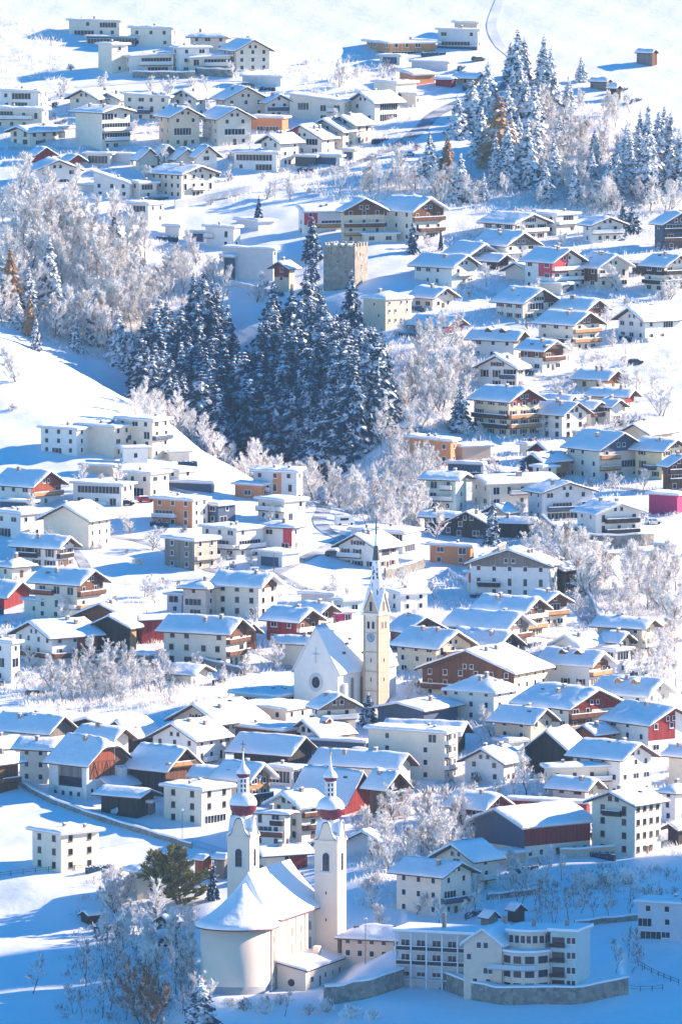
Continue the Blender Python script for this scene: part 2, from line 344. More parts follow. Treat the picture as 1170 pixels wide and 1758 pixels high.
def build_roof(root, kind, W, D, H, p, ov, ovg, thick, em, snow, seed, sharp=False):
    f = roof_fn(kind, W, D, H, p)
    ox = ovg if kind == 'L' else ov; oy = ovg if kind == 'R' else ov
    x0,x1,y0,y1 = -ox, W+ox, -oy, D+oy
    ex = (W/2,) if kind in 'RH' else (); ey = (D/2,) if kind in 'LH' else ()
    def slab(xs, ys, top, bot, mt, name, smooth):
        mb = MB(); nx, ny = len(xs), len(ys)
        for g in (top, bot):
            for x in xs:
                for y in ys: mb.v.append((x,y,g(x,y)))
        k = mb.mi(mt); o = nx*ny
        for i in range(nx-1):
            for j in range(ny-1):
                a=i*ny+j; mb.f.append((a,a+ny,a+ny+1,a+1)); mb.m.append(k); mb.f.append((o+a,o+a+1,o+a+ny+1,o+a+ny)); mb.m.append(k)
        for i in range(nx-1):
            a=i*ny; mb.f.append((a,o+a,o+a+ny,a+ny)); mb.m.append(k); a=i*ny+ny-1; mb.f.append((a,a+ny,o+a+ny,o+a)); mb.m.append(k)
        for j in range(ny-1):
            a=j; mb.f.append((a,a+1,o+a+1,o+a)); mb.m.append(k); a=(nx-1)*ny+j; mb.f.append((a,o+a,o+a+1,a+1)); mb.m.append(k)
        return mb.obj(name, root if name=='roof' else rf, smooth)
    n = 12 if kind == 'H' else 1; rf = None
    rf = slab(lin(x0,x1,n,ex), lin(y0,y1,n,ey), lambda x,y: f(x,y)+.02, lambda x,y: f(x,y)-thick, em, 'roof', False)
    if snow > 0:
        vs = rnd.uniform(.7,1.35); e = .16; ax = lin(x0-.06,x1+.06,max(6,min(14,int(W))),ex); ay = lin(y0-.06,y1+.06,max(6,min(14,int(D))),ey)
        ax = sorted(set(ax+[x0+e,x1-e])); ay = sorted(set(ay+[y0+e,y1-e]))
        s = seed*3.7
        def top(x, y):
            d = min(x-x0, x1-x, y-y0, y1-y); c = min(1, max(0, (d+.06)/.5))**.5
            nz = mnoise.noise(Vector((x*.33+s, y*.33, s)))
            nf = mnoise.noise(Vector((x*1.1+s, y*1.1, s+9)))
            return f(x,y)+.05+snow*vs*(.3+.7*c)*(1+.6*nz+.25*nf)
        jit = lambda x, y: (x, y)
        slab(ax, ay, top, lambda x,y: f(x,y)+.03, 'snow', 'roof_snow', not sharp)
    return rf, f
def chimney(rf, f, x, y, h=1.3, s=.38, mt='brick'):
    m = MB(); z = f(x,y); m.box(x-s,y-s,z-.6,x+s,y+s,z+h,mt); m.box(x-s-.1,y-s-.1,z+h,x+s+.1,y+s+.1,z+h+.1,'metal'); m.box(x-s,y-s,z+h+.1,x+s,y+s,z+h+.38,'snow')
    return m.obj('chimney', rf)
def dormer(rf, f, kind, W, D, t, mt='brown', w=1.9, dist=.45):
    """a small gabled dormer on the slope that faces left-front (kind R) or right-front (kind L)"""
    m = MB(); g = MB()
    if kind == 'R':
        x = W/2*dist; z = f(x,t); d = 2.2
        m.box(x-.02, t-w/2, z-.4, x+d, t+w/2, z+1.25, mt)
        A=[(x-.35,t-w/2-.3,z+1.15),(x-.35,t,z+1.95),(x-.35,t+w/2+.3,z+1.15)]; B=[(x+d+1,a[1],a[2]) for a in A]
        for i in (0,1): m.face([A[i],A[i+1],B[i+1],B[i]],'snow'); 
        A2=[(a[0],a[1],a[2]-.22) for a in A]
        for i in (0,1): m.face([A2[i],A2[i+1],A[i+1],A[i]],'snow')
        m.face([(x-.03,t-w/2,z+1.1),(x-.03,t+w/2,z+1.1),(x-.03,t,z+1.75)],mt)
        g.box(x-.08, t-w/2+.35, z+.25, x-.04, t+w/2-.35, z+1.0, 'glass')
    else:
        y = D/2*dist; z = f(t,y); d = 2.2
        m.box(t-w/2, y-.02, z-.4, t+w/2, y+d, z+1.25, mt)
        A=[(t-w/2-.3,y-.35,z+1.15),(t,y-.35,z+1.95),(t+w/2+.3,y-.35,z+1.15)]; B=[(a[0],y+d+1,a[2]) for a in A]
        for i in (0,1): m.face([A[i],A[i+1],B[i+1],B[i]],'snow')
        A2=[(a[0],a[1],a[2]-.22) for a in A]
        for i in (0,1): m.face([A2[i],A2[i+1],A[i+1],A[i]],'snow')
        m.face([(t-w/2,y-.03,z+1.1),(t+w/2,y-.03,z+1.1),(t,y-.03,z+1.75)],mt)
        g.box(t-w/2+.35, y-.08, z+.25, t+w/2-.35, y-.04, z+1.0, 'glass')
    o = m.obj('dormer', rf)
def wallbox(m, side, t0, t1, z0, z1, o0, o1, mt, top=None):
    if side == 'R': m.box(t0,-o1,z0,t1,-o0,z1,mt,top)
    else: m.box(-o1,t0,z0,-o0,t1,z1,mt,top)
def balcony(root, side, L, z, mt, a=0.0, b=1.0, dep=1.3, posts=True):
    m = MB(); t0, t1 = L*a+.0, L*b-.0
    if a == 0: t0 = -.0
    wallbox(m, side, t0, t1, z-.16, z, .0, dep, 'eave')
    wallbox(m, side, t0, t1, z+.08, z+.98, dep-.09, dep, mt)
    wallbox(m, side, t0-.0, t1+.0, z+.98, z+1.16, dep-.19, dep+.07, 'snow')
    for t in (t0, t1-.09): wallbox(m, side, t, t+.09, z+.08, z+.98, .0, dep-.09, mt)
    return m.obj('balcony', root)
def cladding(root, side, kind, W, D, H, p, z0, mt, t0=None, t1=None, name='cladding'):
    """boards 6 cm proud of a wall from height z0 up to the eave or, on a gable wall, up to the roof"""
    L = W if side=='R' else D; m = MB(); o = .06
    a = 0 if t0 is None else t0*L; b = L if t1 is None else t1*L
    if kind == side:
        ts = sorted(set([a, b]+([L/2] if a < L/2 < b else [])))
        top = [(t, H+p*(L/2-abs(t-L/2))-.3) for t in ts]
        if z0 >= H-.3:       # triangle only
            zc = max(z0, H); half = (H+p*L/2-.3-zc)/p
            top = [(L/2-half, zc), (L/2, H+p*L/2-.3), (L/2+half, zc)]; poly = top
        else: poly = [(a,z0)]+top+[(b,z0)]
    else: poly = [(a,z0),(a,H-.2),(b,H-.2),(b,z0)]
    P0 = [((t,-o,z) if side=='R' else (-o,t,z)) for t,z in poly]; P1 = [((t,.02,z) if side=='R' else (.02,t,z)) for t,z in poly]
    m.face(P0 if side=='R' else P0[::-1], mt); n = len(P0)
    for i in range(n): j=(i+1)%n; m.face([P0[i],P1[i],P1[j],P0[j]], mt)
    return m.obj(name, root)
HOUSES = []
def spec(o, default=None): return o
def house(row):
    tile, Lx, Cx, Rx, Ey, H, phi, kind, wall, opts, label = [s.strip() for s in row.split('|')]
    H = float(H); ph = R(float(phi)); O = {}; B = []; K = []; G = []
    for o in opts.split():
        k, _, v = o.partition(':')
        if k[0]=='b' and k[1:2] in ('R','L'): B.append((k,v))
        elif k[0]=='c' and k[1:2] in ('R','L'): K.append((k,v))
        elif k[0]=='g' and k[1:2] in ('R','L'): G.append((k,v))
        else: O[k] = v
    uC, vE = tp(tile, float(Cx), float(Ey)); uL = tp(tile, float(Lx), 0)[0]; uR = tp(tile, float(Rx), 0)[0]
    if wall=='white': wall = rnd.choice(['white','white','white','ivory','ivory','cream','sand' if kind in 'RL' else 'white'])
    P = at(uC, vE, H); s = pxm(P)
    W = max(2.5, (uR-uC)/s/math.cos(ph)); D = max(2.5, (uC-uL)/s/math.sin(ph))
    W = min(W, float(O.get('maxw', 26))); D = min(D, float(O.get('maxd', 30)))
    shed = 'shed' in O; name = O.get('n', 'barn' if wall in ('dark','brown','rust','maroon') and H<7 else 'house')
    cat = O.get('cat', name.replace('_',' '))
    root = empty(name, P, ph, label, cat, O.get('grp'))
    HOUSES.append((P, W, D, ph, H, label))
    p = float(O.get('p', {'R':.52,'L':.50,'H':.48,'S':.12,'T':.12,'F':0}[kind])); deep = 7.0
    m = MB()
    if kind in 'RL':
        Lg = W if kind=='R' else D
        poly = [(0,-deep),(Lg,-deep),(Lg,H),(Lg/2,H+p*Lg/2),(0,H)]
        if kind=='R': A=[(t,0,z) for t,z in poly]; Bk=[(t,D,z) for t,z in poly]
        else: A=[(0,t,z) for t,z in poly][::-1]; Bk=[(W,t,z) for t,z in poly][::-1]
        m.face(A, wall); m.face(Bk[::-1], wall)
        n=len(A)
        for i in range(n):
            j=(i+1)%n; m.face([A[j],A[i],Bk[i],Bk[j]], wall)
    elif kind in 'ST':
        z1 = H+p*(W if kind=='S' else D)
        q = [(0,0,H),(W,0,z1 if kind=='S' else H),(W,D,z1),(0,D,H if kind=='S' else z1)]; lo=[(a,b,-deep) for a,b,_ in q]
        for i in range(4): j=(i+1)%4; m.face([lo[i],lo[j],q[j],q[i]], wall)
        m.face(q, wall)
    else: m.box(0,0,-deep,W,D,H, wall)
    m.obj('wall', root)
    flat = kind in 'FST'
    ov = float(O.get('ov', .8 if flat else 1.2)); ovg = float(O.get('ovg', ov if flat else 1.7)); 
    if shed: ov, ovg = .45, .5
    em = O.get('em', 'leave' if (flat or wall in ('white','cream') and 'dk' not in O and rnd.random()<.35) else 'eave')
    rf, f = build_roof(root, kind, W, D, H, p, ov, ovg, .3 if flat else .24, em, float(O.get('sn', .42 if flat else .48)), rnd.random()*50)
    # chimneys
    nc = int(O.get('ch', 0 if shed else (1 if wall in ('dark','maroon','rust') or W*D<50 else 1+(rnd.random()<.5))))
    for i in range(nc):
        if kind=='R': x, y = W*rnd.choice([.28,.4,.62]), D*rnd.uniform(.2,.75)
        elif kind=='L': x, y = W*rnd.uniform(.2,.75), D*rnd.choice([.28,.4,.62])
        else: x, y = W*rnd.uniform(.2,.8), D*rnd.uniform(.2,.8)
        chimney(rf, f, x, y, h=.9 if flat else 1.25, s=.28 if flat else .36)
    for i in range(rnd.choice([0,0,1,2,3]) if not shed and W*D>60 else 0):
        x,y = W*rnd.uniform(.12,.88), D*rnd.uniform(.12,.88); z=f(x,y); sk=MB(); a_,b_ = (.35,.5)
        sk.box(x-a_,y-b_,z+.0,x+a_,y+b_,z+.62,'snow' if rnd.random()<.35 else 'metal'); sk.obj('skylight' if not flat else 'roof_vent', rf)
    # cladding
    cladded = {'R':99,'L':99}
    for k, v in K:
        side = k[1]; z0 = float(k[2:]) if len(k)>2 else 0.0; parts = v.split(',')
        mt = parts[0]; t0 = float(parts[1]) if len(parts)>1 else None; t1 = float(parts[2]) if len(parts)>2 else None
        cladding(root, side, kind, W, D, H, p, z0, mt, t0, t1, 'cladding' if mt in ('dark','brown','rust','maroon','honey','silver') else 'coloured_panel')
        cladded[side] = min(cladded[side], z0)
    # windows
    st = 3.0 if H > 3.6 else H; fl = max(1, int(round(H/2.75))); fh = H/fl
    glaz = {}
    for k, v in G:
        side = k[1]; lv = int(k[2]); a, b = (float(x) for x in v.split(',')[:2]) if v else (.12,.88); glaz[(side,lv)] = (a,b)
        L = W if side=='R' else D; w_ = (b-a)*L; h_ = fh*.68
        put_window(root, side, (a+b)/2*L, lv*fh+fh*.14, round(w_*2)/2 if w_>1 else w_, round(h_,1), .07 if cladded[side]<99 else 0)
    style = 'd' if O.get('ws')=='d' else (rnd.choice(['','','','','s','d']) if kind in 'RL' and not flat else '')
    if 'w' not in O or O['w'] != '0':
        for side, L in (('R',W),('L',D)):
            if 'w'+side in O: continue
            sp = float(O.get('sp', 3.5)); n = max(1, int(L/sp)) if L>2.8 else 0
            if 'n'+side in O: n = int(O['n'+side])
            skipcol = rnd.randrange(n) if n>3 and rnd.random()<.5 else -1
            for lv in range(min(fl,int(O.get('maxfl',9)))):
                if (side,lv) in glaz:
                    a,b = glaz[(side,lv)]
                else: a=b=-1
                for i in range(n):
                    t = L*(i+.5)/n+ (rnd.uniform(-.25,.25) if 'reg' not in O else 0)
                    if a*L-.7 < t < b*L+.7: continue
                    if (i==skipcol and lv==0) or ('reg' not in O and rnd.random()<.16): continue
                    ww = 1.15 if rnd.random()<.75 else 1.9
                    if 'reg' in O: ww = 1.1
                    z = lv*fh+fh*.32
                    hh = 1.3
                    if any(k[1]==side and int(k[2])==lv for k,_ in B): z = lv*fh+.12; hh = 1.95
                    put_window(root, side, t, z, ww, min(hh, fh*.8), .07 if z+.5 > cladded[side] else 0, style)
            if kind==side and p*L/2 > 1.7 and 'na' not in O:      # attic windows
                for t in ((-.9,.9) if L>8 else (0,)):
                    put_window(root, side, L/2+t, H+.1, 1.0, 1.1, .07 if cladded[side]<99 else 0, style)
        if O.get('door','R') in 'RL' and H>3 and not flat:
            side = O.get('door','R'); L = W if side=='R' else D; dm = MB(); wallbox(dm, side, L*.5-.5, L*.5+.5, 0, 2.05, .0, .08, 'dframe'); dm.obj('door', root)
    for k, v in B:
        side, lv = k[1], int(k[2]); parts = v.split(','); mt = parts[0]; a = float(parts[1]) if len(parts)>1 else 0; b = float(parts[2]) if len(parts)>2 else 1
        balcony(root, side, W if side=='R' else D, lv*fh, mt, a, b, dep=1.1)
    for i in range(int(O.get('dm', 0))):
        nd = int(O['dm']); t = (D if kind=='R' else W)*(i+1)/(nd+1); dormer(rf, f, kind, W, D, t, O.get('dmc','brown'))
    if 'garage' in O:
        g = MB(); L = W if O['garage']=='R' else D; wallbox(g, O['garage'], L*.15, L*.85, 0.05, min(2.4,H-.35), 0, .06, 'blue'); g.obj('garage_door', root)
    return root, W, D, H, f, rf
# tile | left, corner, right edge and eave height of the corner as surveyed on the photograph | wall height m | yaw | roof | wall | options | label
DATA = """
A1|345|600|625|105|5|75|F|cream|gL1:.05,.4 gL0:.5,.9 n:villa|long flat-roofed cream villa, highest house at the upper left above the blue glazed terrace
A1|435|680|692|185|3|75|F|blue|gL0:.02,.98 w:0 ch:0 sn:.1 n:glazed_terrace|dark blue glazed terrace building below the highest upper left villa
A1|655|862|890|142|6|74|F|cream|n:villa|cream flat-roofed box house right of the blue glazed terrace
A1|955|1135|1160|182|5|72|H|pink|p:.3|pale peach hip-roofed house behind the upper left group of modern villas
A1|492|562|640|222|9|40|F|white|n:villa wL:0|tall white flat-roofed block with a blank left wall above the shaded snow slope
A1|612|655|865|282|5.6|17|S|white|p:.05 gR1:.25,.98 bR1:white,.2,1 gR0:.4,.9|white villa with curved snow roof and deep glazed loggia above the stone retaining wall
A1|866|898|1050|240|8|20|F|white|n:villa|white flat-roofed villa standing behind between the two loggia villas
A1|898|955|1155|290|5.2|20|S|white|p:.04 gR1:.35,1 bR1:white,.35,1|low white villa with slanting snow roof and long balcony, right of the loggia villa
A1|0|195|235|460|5.5|75|F|white|gL1:.2,.7 gL0:.3,.7|white flat-roofed house at the left edge above the stepped lower box house
A1|-30|212|240|550|6|75|F|white|gL1:.6,.95 bL1:white,.2,1|white stepped box house with wide roof slab at the upper left edge
A1|50|150|290|660|4.5|45|L|white|p:.3 gR0:.2,.5|small white gabled house below the stepped box house at the upper left edge
A1|350|490|590|490|5|58|L|white|dk p:.45|white gabled house with dark roof edge left of its smaller twin gable
A1|490|598|625|495|4|70|L|white|dk p:.45|small white gabled house right of the dark-edged gable above the tall block
A1|375|512|650|562|11.5|42|R|cream|p:.22 wL:0 gR3:.0,.4 gR2:.0,1 gR1:0,1 bR2:white bR1:white,.1,.9 dk|tall apartment block with blank cream side wall and stacked white balconies
A1|620|848|870|485|7.5|72|T|cream|p:.05 bL1:blue,.4,.75 dk|cream two-storey house with low roof and central blue balcony behind the tall block
A1|860|985|1030|490|6|62|L|white|dk|white gabled house behind the tall three-storey gable house
A1|795|860|1000|580|9.5|22|R|white|dk gR1:.1,.7|tall three-storey white house with wide street gable, left one of the pair
A1|1015|1095|1260|590|8.5|22|R|white|dk gR1:.2,.8|broad three-storey white gable house, right one of the pair above the four sheds
A1|680|700|790|788|4.2|24|R|white|p:.85 dk gR0:.5,1 sh ch:0 w:0|small steep gabled chalet, first from the left in the row of four
A1|783|795|880|768|4.2|24|R|blue|p:.75 dk gR0:.1,.9 ch:0 w:0|small steep gabled chalet with dark glass front, second in the row of four
A1|872|885|980|788|4|24|R|white|p:.75 dk ch:0 w:0|small steep gabled white chalet, third in the row of four
A1|972|988|1088|775|5.5|24|R|white|p:.75 dk ch:0 nR:1|steep gabled white chalet with side window, fourth in the row of four
A1|755|910|1075|872|7.5|42|R|white|p:.3 reg nR:4 sp:2.4 bR1:white,.3,.7|white house with many dark shutters and low hipped snow roof below the four chalets
A1|140|185|392|850|5|20|R|white|p:.4 gR0:.3,.8 dk bR0:white,.1,.9|white chalet with wide gable and dark window band at the left below the roof triangles
A1|160|180|262|770|3|30|R|maroon|p:.6 ch:0 w:0 n:barn|left of two small roofs with a dark red gable triangle
A1|325|345|412|800|3|30|R|maroon|p:.6 ch:0 w:0 n:barn|right of two small roofs with a dark red gable triangle
A1|428|555|566|772|3.5|75|F|cream|reg gL0:.1,.9|low flat building with dark window band left of the four chalets
A2|-10|60|225|247|7|20|R|white|reg|white two-storey house with broad gable and six even windows near the upper slope
A2|90|283|290|385|3|78|F|lgrey|ch:0 nL:1|long low grey annex below the white broad gable house on the upper slope
A2|-45|8|205|492|6|18|R|white|dk|white chalet with broad gable left of the small blue-sided chalet
A2|205|217|330|508|5.5|22|R|white|dk bR1:blue,0,.9|small chalet with steep gable and blue balcony joined to the long white terrace
A2|328|600|640|508|6.5|74|T|white|p:.12 gL1:.65,.85 bL1:white,.1,.3|long white terraced house with low snow roof in the upper middle
A2|635|755|880|510|6.5|46|L|white|dk gR1:.2,.9 gR0:.2,.9|white gabled house with tall glazed side on the upper bend of the road
A2|750|862|962|415|7|45|F|white|w:0 gR1:.1,.4 n:villa|plain white cube house above the upper road bend
A2|715|830|1060|215|4.5|28|F|honey|gR0:.05,.7 gL0:.2,.8 ch:1 ov:1.3 n:villa|low modern house with honey timber frame and long dark glazing, high on the slope
A2|780|880|905|278|3|70|F|lgrey|ch:0 garage:L w:0|small grey garage under the low timber and glass house
A2|940|1120|1130|312|2.6|74|F|lgrey|ch:0 w:0 n:garage|low grey garage slab right of the timber and glass house
A2|880|950|1055|372|3.6|35|T|orange|w:0 ch:0|low house with orange end wall just above the white cube house
A2|1060|1140|1160|398|2.6|62|R|maroon|ch:0 w:0 n:hut shed p:.3|low dark red hut beside the orange-walled house
A3|-55|145|160|150|6|75|F|lgrey|gL0:.2,.9 n:villa bL0:blue,0,1|grey-blue modern house under the track with wide roof slab, highest right of centre
A3|28|142|150|112|4|75|F|tan|nL:2 ch:0 sn:.3|brown-pink attic storey house behind the grey-blue modern house
A2|130|290|320|590|4.5|68|F|orange|w:0 gL0:.1,.8 ch:0|orange flat-roofed box between the white gable houses in the upper middle
A2|290|490|552|690|5.5|58|L|white|dk cL0:red,.6,.9 gL1:.1,.4|white gabled house with red entrance panels below the orange flat box
A2|415|595|672|655|5.5|58|L|white|dk|white gabled house behind the one with red entrance panels
A2|530|655|735|622|6.5|58|L|cream|reg|cream gabled house with bright snow roof left of the upper road bend
A2|185|282|372|712|7.5|50|L|white|dk gL1:.4,.8|white gabled house with bare sunlit side wall above the dark-windowed box
A2|48|262|275|768|5.6|75|F|white|gL1:.1,.95 gL0:.1,.5 n:villa|white box villa with a full-width strip of dark windows in the upper middle
A2|450|580|588|782|3|70|F|white|garage:L w:0 ch:0 n:garage|white garage with blue door, left of two below the gabled houses
A2|590|650|668|750|3.2|62|F|white|garage:L w:0 ch:0 n:garage|white garage with blue door, right of two beside the upper road
A2|355|455|462|785|3|72|F|metal|w:0 ch:0 n:carport|dark carport beside the box villa with window strip
A3|943|1018|1040|262|4.3|50|R|silver|shed w:0 cR0:brown n:hay_barn p:.6 door:none|small weathered hay barn standing alone on the bright upper right snowfield
A3|710|790|810|408|3|55|R|silver|shed w:0 n:hay_barn|small grey-roofed barn at the edge of the upper right wood
A3|800|838|847|440|4|55|R|dark|shed w:0 n:hay_barn|narrow dark barn behind the upper right wood
A3|40|125|155|385|3|58|R|tan|ch:0|small snowy roofed lodge just below the upper road next to the wood
B1|470|650|662|72|4.5|72|T|white|p:.3 dk|white house with big shaded snow roof under the gable with window band
B1|655|700|785|70|5|35|F|cream|gR1:.1,.8 bR0:white|cream terrace house with wide windows left of the shuttered white house
B1|380|515|522|80|2.6|74|F|lgrey|w:0 ch:0|low grey garden building above the snowy bank at the left
B1|632|745|822|175|6|55|F|white|dk gL1:.1,.7|white flat-roofed house alone at the edge of the left wood
B1|828|900|918|288|3|65|F|white|w:0 ch:0|small flat-roofed hut half hidden in the frosted trees left of centre
B1|1030|1172|1205|292|6.5|60|F|white|nL:2 bL1:white,.7,1|white flat-roofed house with two roof vents above the garage with open blue door
B1|955|1030|1040|315|3|70|F|lgrey|garage:L w:0 ch:0 n:garage|grey garage with dark blue opening beside the white flat-roofed house
B2|-5|245|262|402|9|72|F|lgrey|wL:0 ch:0|big blank grey-blue hall building left of the castle
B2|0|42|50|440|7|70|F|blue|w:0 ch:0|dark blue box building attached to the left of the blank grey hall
B2|250|325|352|492|7|52|L|white|cL4:maroon|small white house with dark red gable between hall and castle trees
B2|372|400|592|212|7|20|T|white|p:.28 cR3:red,0,.35 gR1:.45,1 bR1:honey,.3,1 n:hotel ch:2|hotel wing with red side wall and large shaded snow roof above the castle
B2|585|600|800|205|9.8|20|R|white|cR8.2:brown bR2:brown bR1:honey,0,.5 dk n:hotel p:.5 ch:0 reg|hotel main block with brown timber gable and carved balconies above the castle tower
B2|685|700|865|325|3|18|F|white|n:restaurant ch:0|low flat-roofed annex in front of the hotel gable
B2|785|942|1100|205|9.5|42|R|cream|cR7.5:brown bR2:brown bR1:brown,.2,1 reg gR0:.4,.8|large cream guest house with brown gable and three balconies right of the hotel
B2|955|1140|1265|487|6|45|R|white|bR1:white,.2,.8 dk|white chalet with low snow roof right of the castle tower
B2|945|1045|1150|640|4|45|R|white||small white chalet with pale gable right of the castle palace
B2|948|1112|1195|780|3.6|52|R|maroon|bR0:brown|low dark red chalet with wide blue-shaded roof below the castle palace
B3|175|325|495|272|5.5|40|R|white|dk bR1:white p:.35|white chalet with long balcony at the foot of the upper right wood, leftmost there
B3|392|540|650|228|6|48|F|white|gR1:.3,.8 bR1:white|white flat-roofed house with terrace below the upper right wood
B3|675|715|876|278|5.5|28|R|white|dk bR1:white p:.35|white chalet with rounded balcony next to the dark spruces below the upper right wood
B3|140|285|438|378|5.6|40|R|white|cR5:silver bR1:white|white chalet with grey timber gable in the second row below the upper right wood
B3|0|100|235|425|4|38|R|white|cR3:silver|small white chalet with grey gable left in the second row below the wood
B3|385|518|668|462|8.5|42|R|white|cR5:red,0,.55 cL4:red,.0,.5 bR1:white bR2:white|white chalet with bright red upper walls right of centre
B3|655|745|905|487|6.5|36|R|cream|cL2:brown bR1:white,0,.6|cream chalet with brown side wall next to the red-walled chalet
B3|1035|1075|1235|270|8|25|R|blue|bR2:dark bR1:brown gR2:.1,.9 dk|dark balconied chalet at the right edge under the wood
B3|985|1080|1210|482|8|40|R|white|bR1:dark bR2:dark bL1:dark dk cL5:dark|white chalet with dark wraparound balconies at the right edge, upper part
B3|920|985|990|470|4|60|F|dark|w:0 ch:0 n:carport|dark timber carport left of the wraparound balcony chalet
B3|240|370|545|667|5.5|38|R|cream|gR1:.2,.6 cR5:brown,.6,1|cream chalet with three tall windows in its wide gable
B3|540|682|785|702|4|48|R|tan|cR2.5:brown|low chalet with brown gable behind the tall balconied chalet
B3|455|622|758|775|8|44|R|white|bR1:honey bR2:honey bL1:dark cR7.5:brown|tall white chalet with honey balconies on three floors right of centre
B3|855|985|1165|757|6|38|L|white|gR1:.5,.8 dk bR0:white|long white gabled house beside the bright meadow at the right edge
B3|115|325|385|852|6|58|R|white|dm:2 cR4.5:brown dmc:brown p:.6|white house with two small pointed dormers in its shaded snow roof
C3|362|470|575|55|6.5|46|R|white|cR4:brown bR1:brown bR2:brown cL4:brown p:.5|white chalet with brown upper floor and two balconies above the small lit roofs
C3|148|340|382|148|6|62|L|white|bL1:blue,0,.4 gL1:0,.35|white gabled house with blue balcony at the edge of the frosted gully wood
C3|648|785|865|202|3.6|52|R|yellow|cR2:brown|low yellow chalet with brown gable tip beside the bright meadow
C3|718|885|930|287|4.2|60|R|yellow|cR2:maroon|low yellow house with large shaded roof below the bright meadow
C3|128|300|455|312|10|42|R|white|bL1:dark bL2:dark bR1:honey bR2:honey cR9:maroon p:.5|big white chalet with two dark wraparound balconies at the gully edge
C3|418|568|692|378|7|46|R|white|p:.55 dk reg|plain white chalet with clean gable right of the wraparound balcony chalet
C3|455|590|620|312|5|60|R|white|w:0|snow-roofed house hidden behind the plain white chalet
C3|632|712|772|348|5|50|R|white|cR3:brown bR1:brown|small chalet with brown gable, left one of two side by side
C3|765|808|872|338|5|45|R|white||small chalet with pale gable, right one of two side by side
C3|868|1008|1125|477|4.5|58|L|white|dk w:0 nL:2|white barn-like house with blue-shaded gable below the lone frosted tree
C3|598|755|975|555|8.5|36|R|cream|bR1:honey,0,.45 bR2:honey,0,.45 cR7.5:blue gR1:.5,.9 bR0:white,.5,1|cream chalet with honey balconies and blue gable boards at the right
C3|940|1068|1185|560|8|46|R|yellow|bL1:blue,.2,.6 bR1:blue|yellow chalet with blue corner balconies at the right edge
C3|1075|1100|1240|635|7|30|R|brown|bR1:dark bR2:dark gR1:.1,.9|brown timber chalet cut by the right edge above the magenta building
C3|392|478|592|617|5|46|L|rust|cL3:dark w:0 ch:1 cR1.5:honey dk|house with orange timber side and dark gable above the white low box
C3|428|505|592|562|4|40|L|maroon|w:0 ch:0|small dark red gabled barn behind the orange timber house
C3|575|700|706|612|3|72|F|maroon|w:0 ch:0 garage:L n:garage|low white-roofed garage between orange timber house and honey balcony chalet
C3|422|470|540|648|4.5|40|F|white|reg n:garage ch:0|white low box with snow cap under the orange timber house
C3|118|205|532|728|6.5|27|L|cream|p:.3 bR1:lgrey,.3,.7|long cream house with ridge along the street above the road bend
C3|400|468|722|772|7.5|24|R|lgrey|p:.3 bR1:blue,.1,.8 gR0:.1,.7 gR1:.2,.6|pale grey chalet with wide low gable and glazed ground floor
D3|648|738|965|30|8|28|R|white|p:.32 bR1:dark,.2,.95 bR2:dark,.2,.95|white chalet with two dark balconies standing in shade above the curved retaining wall
C3|1005|1145|1200|787|5|64|F|magenta|w:0 ch:0 n:workshop|magenta flat-roofed workshop cut by the right edge
C2|930|1135|1168|517|6.5|72|T|orange|p:.08 reg|orange flat-roofed house at the lower end of the gully wood
C3|20|70|210|545|4|25|F|tan|w:0 ch:0 n:garage|low tan garage right of the orange flat-roofed house
C3|-5|160|166|632|3|74|F|blue|w:0 ch:0 n:carport|dark blue carport with parked car in the shaded lane below the orange house
C2|1012|1160|1215|708|8.5|66|R|green|p:.3 bL1:white,.1,.9 bL2:white,.1,.5|pale green three-storey house with white balcony in the shaded lane
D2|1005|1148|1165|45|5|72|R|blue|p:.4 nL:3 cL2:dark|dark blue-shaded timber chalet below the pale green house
C2|52|185|218|738|4|66|F|orange|ch:0 nL:1|low orange brick garage wing left of the modern concrete house
C2|145|362|392|672|8|70|S|lgrey|p:.12 gL1:.62,.98 bL1:lgrey,.6,1 cL0:orange,.35,.55|modern grey concrete house with brick panel and glazed loggia by the winding road
C2|168|300|405|818|5.5|48|F|white|bL1:white gR0:.2,.4 ch:0|white retaining storey house below the modern concrete house by the winding road
C1|203|385|482|457|7|60|F|white|gL0:.4,.7 reg|white flat-roofed cube, left one of the three stepped modern houses on the meadow
C1|385|573|692|447|8|55|F|white|wL:0|white flat-roofed cube, middle one of the three stepped modern houses on the meadow
C1|585|765|850|415|10|58|F|white|gL2:.7,1 bR2:blue bL2:blue,.6,1|tall white cube with blue terrace, right one of the three stepped modern houses
C1|600|620|742|552|4|20|F|white|reg ch:0|low white base storey in front of the middle stepped modern house
C1|408|570|582|642|2.8|70|F|tan|w:0 ch:0 n:garage|low tan garage with thick snow below the stepped modern houses
C1|835|850|950|572|2.4|20|F|cream|w:0 ch:0 n:garage|low cream garden garage right of the tall stepped house
C1|-15|158|300|738|6|52|R|white|cR3.5:rust bR1:honey|white farmhouse with orange timber gable at the left edge of the meadow
C1|365|612|668|738|5.5|68|F|white|gL1:.05,.9 bL0:white,.3,1|long white bungalow with window band, lower left of the modern terrace group
C1|638|755|845|680|6.5|55|F|white|gL0:.3,.9|white flat-roofed house rising behind the long white bungalow
C1|838|900|978|668|4.5|48|F|cream|gL0:.1,.9 ch:0|small cream flat-roofed house above the snowed-in carport
C1|850|1062|1070|728|2.6|74|F|blue|w:0 ch:0 n:carport|dark carport below the small cream flat-roofed house
C1|768|965|1040|815|7|62|F|orange|gL1:.5,.95 bL1:lgrey,.4,1 reg cR0:cream|orange and cream flat-roofed house with corner loggia at mid left
